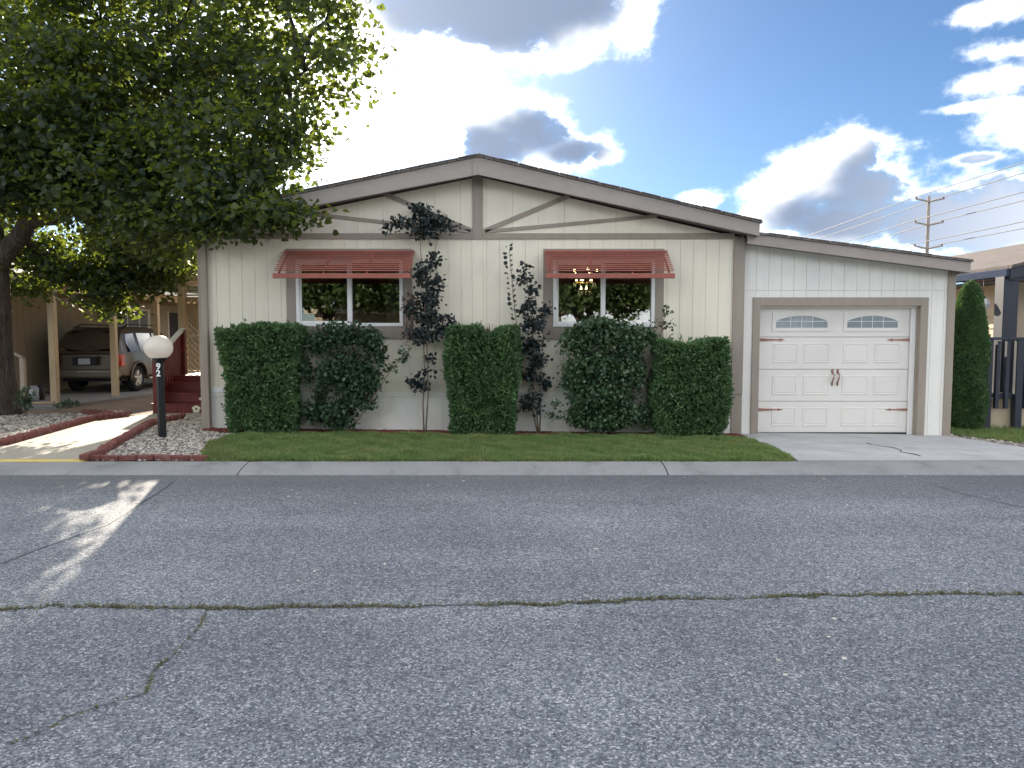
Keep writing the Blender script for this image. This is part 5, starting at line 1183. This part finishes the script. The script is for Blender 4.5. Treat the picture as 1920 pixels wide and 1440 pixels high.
    q.add([T(A + o_ + Vector((-.74, 0, 0))), T(A + o_ + Vector((.74, 0, 0))), T(Bt + o_ + Vector((.62, 0, 0))), T(Bt + o_ + Vector((-.62, 0, 0)))], [(0, 1, 2, 3)]); q.build('rear_window', M['car_glass'], car)
    q = MB(); q.box(rx - .90, rx + .90, ry - .10, ry + .14, rz + .42, rz + .66); q.build('bumper', M['car_paint'], car, bevel=.06, seg=3)
    q = MB(); q.box(rx - .36, rx + .30, ry - .020, ry + .05, rz + .78, rz + .985); q.build('plate_recess', M['car_dark'], car, bevel=.02)
    q = MB(); q.box(rx - .40, rx + .34, ry - .05, ry + .05, rz + .985, rz + 1.02); q.build('tailgate_handle', M['car_paint'], car, bevel=.012)
    q = MB(); q.box(rx - .19, rx + .13, ry - .028, ry - .018, rz + .80, rz + .96); q.build('licence_plate', M['plate'], car)
    q = MB(); q.bar(T((-.55, .44, 1.80)), T((.55, .44, 1.80)), .10, .035); q.build('spoiler', M['car_paint'], car, bevel=.01)
    q = MB(); q.bar(T((-.45, .13, 1.20)), T((.15, .14, 1.27)), .02, .015); q.build('wiper', M['car_dark'], car)
    return car
build_car(-11.52, 20.75, gz(-11.5, 21.5) + .035)

# ------------------------------------------------------------------ porch of the home: steps, railing, roof, lattice
st = empty('porch_steps', (-6.2, 15, gz(-6.2, 15)), 'dark red wooden steps and deck against the home', 'steps')
sx0, sx1 = -6.95, XL - .02; g0 = gz(-6.2, 15); rise = .19
for k in range(3):
    y0 = 14.9 + k * .30
    q = MB(); q.box(sx0 if k else sx0 - .06, sx1, y0 + .02, y0 + .06, g0 - .02 + k * rise, g0 + (k + 1) * rise - .035); q.build('riser', M['redwood'], st)
    q = MB(); q.box(sx0 - .02 if k else sx0 - .1, sx1, y0, y0 + .16, g0 + (k + 1) * rise - .035, g0 + (k + 1) * rise); q.build('tread_board', M['redwood'], st, bevel=.005)
    q = MB(); q.box(sx0 - .02 if k else sx0 - .1, sx1, y0 + .166, y0 + .32, g0 + (k + 1) * rise - .035, g0 + (k + 1) * rise); q.build('tread_board', M['redwood'], st, bevel=.005)
y = 15.8; zd = g0 + 3 * rise + .0
while y < 21.5:
    q = MB(); q.box(sx0 - .02, sx1, y + .003, y + .137, zd - .035, zd + .12); q.build('deck_board', M['redwood'], st); y += .14
q = MB(); q.box(sx0 - .0, sx0 + .04, 14.94, 21.5, g0 - .05, zd - .04); q.build('side_skirt', M['redwood'], st)
# flower stickers on a riser
fc = at(368, 765, 14.915); q = MB()
for k in range(5):
    t = k * 2 * math.pi / 5 + .3; q.lathe((0, 0, 0), [], 3) if False else None
    cxp, czp = fc.x + .048 * math.cos(t), g0 + .085 + .048 * math.sin(t); q.prism([(cxp + .036 * math.cos(a), czp + .036 * math.sin(a)) for a in np.linspace(0, 2 * math.pi, 11)[:-1]], 14.914 - .001 * k, 14.922)
q.build('flower_decal', M['petal'], st); q = MB(); q.prism([(fc.x + .02 * math.cos(a), g0 + .085 + .02 * math.sin(a)) for a in np.linspace(0, 2 * math.pi, 9)[:-1]], 14.905, 14.92); q.build('flower_centre', M['dark_iron'], st)
q = MB(); q.box(fc.x - .06, fc.x + .09, 15.21, 15.222, g0 + rise + .05, g0 + rise + .09); q.build('name_plaque', M['pale'], st)
# railing with boards
rl = empty('stair_railing', (sx0, 15, g0), 'dark red slatted railing with white top rail beside the steps', 'railing')
ya, yb = 14.98, 16.25; za, zb_ = 1.05, 1.63
k = 0; y = ya
while y < yb:
    t = (y - ya) / (yb - ya); q = MB(); q.box(sx0 - .03, sx0 - .005, y, y + .085, g0 + .12 + .42 * t, za + (zb_ - za) * t); q.build('baluster', M['redwood'], rl); y += .125
q = MB(); q.bar((sx0 - .02, ya - .03, za + .02), (sx0 - .02, yb + .05, zb_ + .04), .11, .04); q.build('top_rail', M['pale'], rl)
q = MB(); q.bar((sx0 - .04, ya, g0 + .16), (sx0 - .04, yb, g0 + .62), .04, .08); q.build('bottom_rail', M['redwood'], rl)
for yy, zt in ((ya, za), (yb, zb_)): q = MB(); q.box(sx0 - .05, sx0 + .05, yy - .05, yy + .05, g0, zt + .02); q.build('post', M['redwood'], rl)
# porch cover
pc = empty('porch_cover', (-6.2, 16.6, zd), 'tan porch cover with curved brackets against the side of the home', 'porch cover')
px0 = X(341, 16.7, 600)
q = MB(); q.box(px0 - .06, px0 + .06, 16.64, 16.76, zd, 2.95); q.build('post', M['tan'], pc, bevel=.006)
q = MB(); q.box(px0 - .06, px0 + .06, 21.3, 21.42, zd, 2.95); q.build('post', M['tan'], pc, bevel=.006)
zr = Z(503, 16.6); zr0 = Z(528, 16.6)
q = MB(); q.box(px0 - .65, XL - .02, 16.60, 16.66, zr0 + .02, zr); q.build('front_beam', M['tan'], pc)
q = MB(); q.prism([(px0 - .06, zr0 - .10), (px0 - .06, zr0 + .03)] + [(px0 - .06 - .26 * math.sin(a), zr0 + .03 - .14 * math.cos(a) + .14) for a in np.linspace(.4, 1.5, 6)][::-1], 16.61, 16.67); q.build('bracket', M['tan'], pc)
q = MB(); q.box(px0 - .70, px0 - .64, 16.60, 21.6, zr0 + .06, zr); q.build('side_beam', M['tan'], pc)
q = MB(); q.box(px0 - .72, XL - .01, 16.55, 21.65, zr + .002, zr + .06); q.build('roof', M['pale'], pc)
# lattice screen at the end of the porch
ls = empty('lattice_screen', (-6.0, 17.2, zd), 'tan lattice privacy screen standing on the porch', 'lattice screen')
lx0, lx1, ly = X(347, 17.2, 600), XL - .05, 17.2; zA, zB, zC = Z(632, ly), Z(700, ly), Z(560, ly)
q = MB(); q.box(lx0 - .04, lx0 + .04, ly - .04, ly + .04, zd, zr); q.build('post', M['tan'], ls)
for zz in (zd + .12, zA, zC, zr - .1): q = MB(); q.box(lx0, lx1, ly - .03, ly + .03, zz - .035, zz + .035); q.build('rail', M['tan'], ls)
k = 0; x = lx0 - 2.2
while x < lx1:
    for s in (1, -1):
        for (z0, z1, tagx) in ((zd + .15, zA - .03, 0), (zA + .03, zC - .03, 1)):
            h = z1 - z0; xa, xb = (x, x + h) if s > 0 else (x + h, x); za2, zb2 = z0, z1
            # clip to the screen
            def clipx(xa, za, xb, zb):
                pts = []
                for lim in (lx0, lx1): pass
                t0, t1 = 0, 1; d = xb - xa
                for lim, sg in ((lx0, 1), (lx1, -1)):
                    fa, fb_ = (xa - lim) * sg, (xb - lim) * sg
                    if fa < 0 and fb_ < 0: return None
                    if fa < 0: t0 = max(t0, fa / (fa - fb_))
                    if fb_ < 0: t1 = min(t1, fa / (fa - fb_))
                if t1 - t0 < .03: return None
                return xa + d * t0, za + (zb - za) * t0, xa + d * t1, za + (zb - za) * t1
            r_ = clipx(xa, za2, xb, zb2)
            if r_: q = MB(); yy = ly + (.006 if s > 0 else -.006); q.bar((r_[0], yy, r_[1]), (r_[2], yy, r_[3]), .010, .032, (0, 1, 0)) if False else q.bar((r_[0], yy, r_[1]), (r_[2], yy, r_[3]), .010, .034, (0, 0, 1)); q.build('lattice_strip', M['tan'], ls)
    x += .135
z = zC + .06
while z < zr - .18: q = MB(); q.box(lx0 + .04, lx1, ly - .025, ly + .012, z, z + .035); q.build('louvre_slat', M['pale'], ls); z += .065
pp = empty('potted_plant', (-6.45, 16.3, zd + .12), 'potted plant standing on the porch deck', 'potted plant')
q = MB(); q.lathe((-6.45, 16.3, zd + .12), [(.001, 0), (.07, 0), (.10, .15), (.11, .16)], 14); q.build('pot', M['clay'], pp); c_, d = tuft_points((-6.45, 16.3, zd + .36), (.15, .15, .14), 90, rng, .5); v, f = leaf_cloud(c_, .08, rng); fast_mesh('foliage', v, f, M['rose'], pp)

# ------------------------------------------------------------------ neighbour on the right
nr = empty('neighbour_house', (12, 15, -.1), 'beige home with brown shingle roof and dark navy porch', 'house')
EX, EZ, RX, RZ = 8.62, Z(497, 13.4), 13.0, 3.85; BK = 26
q = MB(); q.prism([(EX, EZ), (RX, RZ), (17.4, EZ), (17.4, EZ - .05), (RX, RZ - .05), (EX, EZ - .05)], 13.35, BK); q.build('roof', M['shingle_brown'], nr)
for s, xe in ((1, EX), (-1, 17.4)):
    q = MB(); q.prism([(xe, EZ - .052), (RX, RZ - .052), (RX, RZ - .28), (xe, EZ - .24)], 13.38, 13.43); q.build('rake_fascia', M['navy'], nr)
q = MB(); q.box(EX - .05, EX + .06, 13.40, BK, EZ - .20, EZ - .055); q.build('gutter', M['gutter'], nr, bevel=.015)
q = MB(); q.box(EX + .05, EX + .62, 13.44, BK, EZ - .26, EZ - .24); q.build('soffit', M['navy'], nr)
WX = 9.22; q = MB(); q.box(WX + .02, WX + .12, 14.62, BK - .4, -.3, EZ - .2); sw_ = q.build('side_wall', M['groove'], nr)
z = -.15
while z < EZ - .3:
    q = MB(); q.prism([(WX + .022, z), (WX - .012, z), (WX + .010, z + .235), (WX + .022, z + .235)], 14.6, BK - .4); q.build('siding_board', M['beige_lap'], sw_); z += .228
q = MB(); q.prism([(WX + .12, -.3), (16.8, -.3), (16.8, EZ - .1), (RX, RZ - .3), (WX + .12, EZ - .1)], 14.62, 14.72); q.build('front_wall', M['beige_lap'], nr)
q = MB(); q.box(16.7, 16.8, 14.72, BK - .4, -.3, EZ - .2); q.build('side_wall', M['beige_lap'], nr)
q = MB(); q.box(WX - .03, WX + .09, 14.54, 14.64, -.1, EZ - .2); q.build('corner_board', M['pale'], nr)
q = MB(); q.box(10.05, 11.0, 14.56, 14.62, .5, 2.55); q.build('door', M['red_paint'], nr)
p1 = X(1893, 13.5, 560); q = MB(); q.box(p1 - .13, p1 + .13, 13.46, 13.72, .5, EZ - .1); q.build('porch_post', M['navy'], nr, bevel=.008)
q = MB(); q.box(13.0, 13.26, 13.46, 13.72, .5, EZ + .6); q.build('porch_post', M['navy'], nr, bevel=.008)
q = MB(); q.box(EX + .06, 14, 13.48, 13.70, EZ - .24, EZ - .06); q.build('porch_beam', M['navy'], nr)
dk = empty('porch_deck', (10, 13.3, -.1), 'raised porch deck with dark railing on the next lot', 'deck')
D0 = X(1846, 13.25, 640); zt = Z(634, 13.2); zdk = Z(742, 13.2)
q = MB(); q.box(D0 + .04, 14.2, 13.2, 14.6, zdk - .04, zdk + .04); q.build('floor', M['navy'], dk)
q = MB(); q.box(D0 - .04, 14.2, 13.12, 13.24, zt - .03, zt + .015); q.build('top_rail', M['navy'], dk, bevel=.005)
q = MB(); q.box(D0 - .05, D0 + .07, 13.24, 14.6, zt - .03, zt + .015); q.build('top_rail', M['pale'], dk, bevel=.005)  # pale on this side only: sunlight on the dark rail put into the colour
x = D0
while x < 14.1: q = MB(); q.box(x, x + .06, 13.15, 13.21, zdk - .22, zt - .05); q.build('baluster', M['navy'], dk); x += .165
y = 13.3
while y < 14.6: q = MB(); q.box(D0 - .02, D0 + .035, y, y + .085, zdk - .2, zt - .06); q.build('baluster', M['pale'], dk); y += .19  # side balusters coloured as sunlit; the railing itself is dark
for x in (D0 + .03, p1, 11.4, 14.1): q = MB(); q.box(x - .06, x + .06, 13.13, 13.25, -.15, zt); q.build('post', M['navy'], dk, bevel=.005)
xx = D0 + .10
for x in np.arange(D0 + .10, 14.0, .42): q = MB(); q.box(x + .004, x + .416, 13.27, 13.29, -.1, zdk - .05); q.build('skirt_panel', M['beige_lap'], dk)
for y in np.arange(13.3, 14.6, .42): q = MB(); q.box(D0 + .06, D0 + .08, y + .004, min(14.6, y + .416), -.1, zdk - .05); q.build('skirt_panel', M['beige_lap'], dk)
lc = at(1843, 570, 14.0); hl = empty('hanging_lamp', (lc.x, lc.y, lc.z), 'faceted glass lamp hanging on a chain under the next eave', 'lamp')
q = MB(); q.lathe(tuple(lc), [(.02, -.12), (.09, -.085), (.115, 0), (.085, .08), (.03, .11)], 8, smooth=False); q.build('glass_shade', M['vinyl'], hl); q = MB(); q.tube([lc + Vector((0, 0, .1)), lc + Vector((0, 0, EZ - lc.z - .2))], .006, 5); q.build('chain', M['dark_iron'], hl)
q = MB(); q.lathe((lc.x, lc.y, lc.z + .10), [(.05, 0), (.03, .04), (.006, .06)], 8); q.build('cap', M['dark_iron'], hl)

# utility pole and wires
pb = Vector((X(1740, 60, 420), 60, -.3)); up = empty('utility_pole', pb, 'wooden utility pole with three crossarms behind the homes', 'utility pole')
zt = Z(368, 60); q = MB(); q.tube([pb, (pb.x, 60, zt)], [.16, .11], 10); q.build('shaft', M['wood_pole'], up)
arms = [Z(376, 60), Z(420, 60), Z(464, 60)]
for z in arms:
    for s in (-1, 1): q = MB(); q.bar((pb.x, 59.85, z - .12), (pb.x + s * 1.12, 59.85, z + .12), .08, .11); q.build('crossarm', M['wood_pole'], up); q = MB(); q.lathe((pb.x + s * 1.05, 59.85, z + .17), [(.05, 0), (.07, .05), (.04, .1), (.001, .14)], 8); q.build('insulator', M['clay'], up)
for i, z in enumerate(arms):
    for s in (-1, 1):
        pts = [];
        for seg in ((20, 60), (60, 120), (120, 200)):
            for k in range(13):
                t = k / 12
                if k == 12 and seg[1] != 200: continue
                pts.append((pb.x + s * 1.05, 59.85 + seg[0] - 60 + (seg[1] - seg[0]) * t, z + .28 - .5 * 4 * t * (1 - t) * ((seg[1] - seg[0]) / 60) ** 2 * .6))
        q = MB(); q.tube(pts, .03, 5); tag(q.build('power_line', M['wire']), ('left' if False else '') + ['upper', 'middle', 'lower'][i] + ' power cable strung from the utility pole crossarm', 'cable', ['upper', 'middle', 'lower'][i] + ' pair of power cables')
# a far second house roof closing the gap behind the garage, and homes across the street seen in the windows
oh = empty('house', (-4, -15, 0), 'low beige home across the street, mirrored in the windows', 'house')
q = MB(); q.box(-12, 3, -30, -22.5, -.1, 2.7); q.build('wall', M['tan_siding'], oh); q = MB(); q.prism([(-12.5, 2.72), (3.5, 2.72), (3.5, 2.85), (-4.5, 4.2), (-12.5, 2.85)], -30.5, -22.0); q.build('roof', M['shingle_brown'], oh)
q = MB(); q.prism([(-12.5, 2.70), (3.5, 2.70), (3.5, 2.95), (-4.5, 4.3), (-12.5, 2.95)], -22.0, -21.95); q.build('fascia', M['tan_siding'], oh)
for x in (-10, -6, -1): q = MB(); q.box(x, x + 1.8, -22.52, -22.46, .9, 2.1); q.build('window', M['clear_dark'], oh)
for k, (x, y, s, lab) in enumerate(((3.5, -14.5, .95, 'leafy tree across the street beside the low beige home'), (9.5, -16, 1.1, 'leafy tree across the street, second from the low beige home'), (-9.5, -15.5, 1.05, 'leafy tree across the street beyond the low beige home'), (-3.0, -17, 1.1, 'leafy tree right in front of the low beige home across the street'))):
    copy_tree(ft, (x, y, -.3), k * 1.3, s, lab)
copy_tree(ft, (-27, 37, -.3), 2.0, 1.15, 'leafy tree behind the tan neighbouring home, farther from the carport')
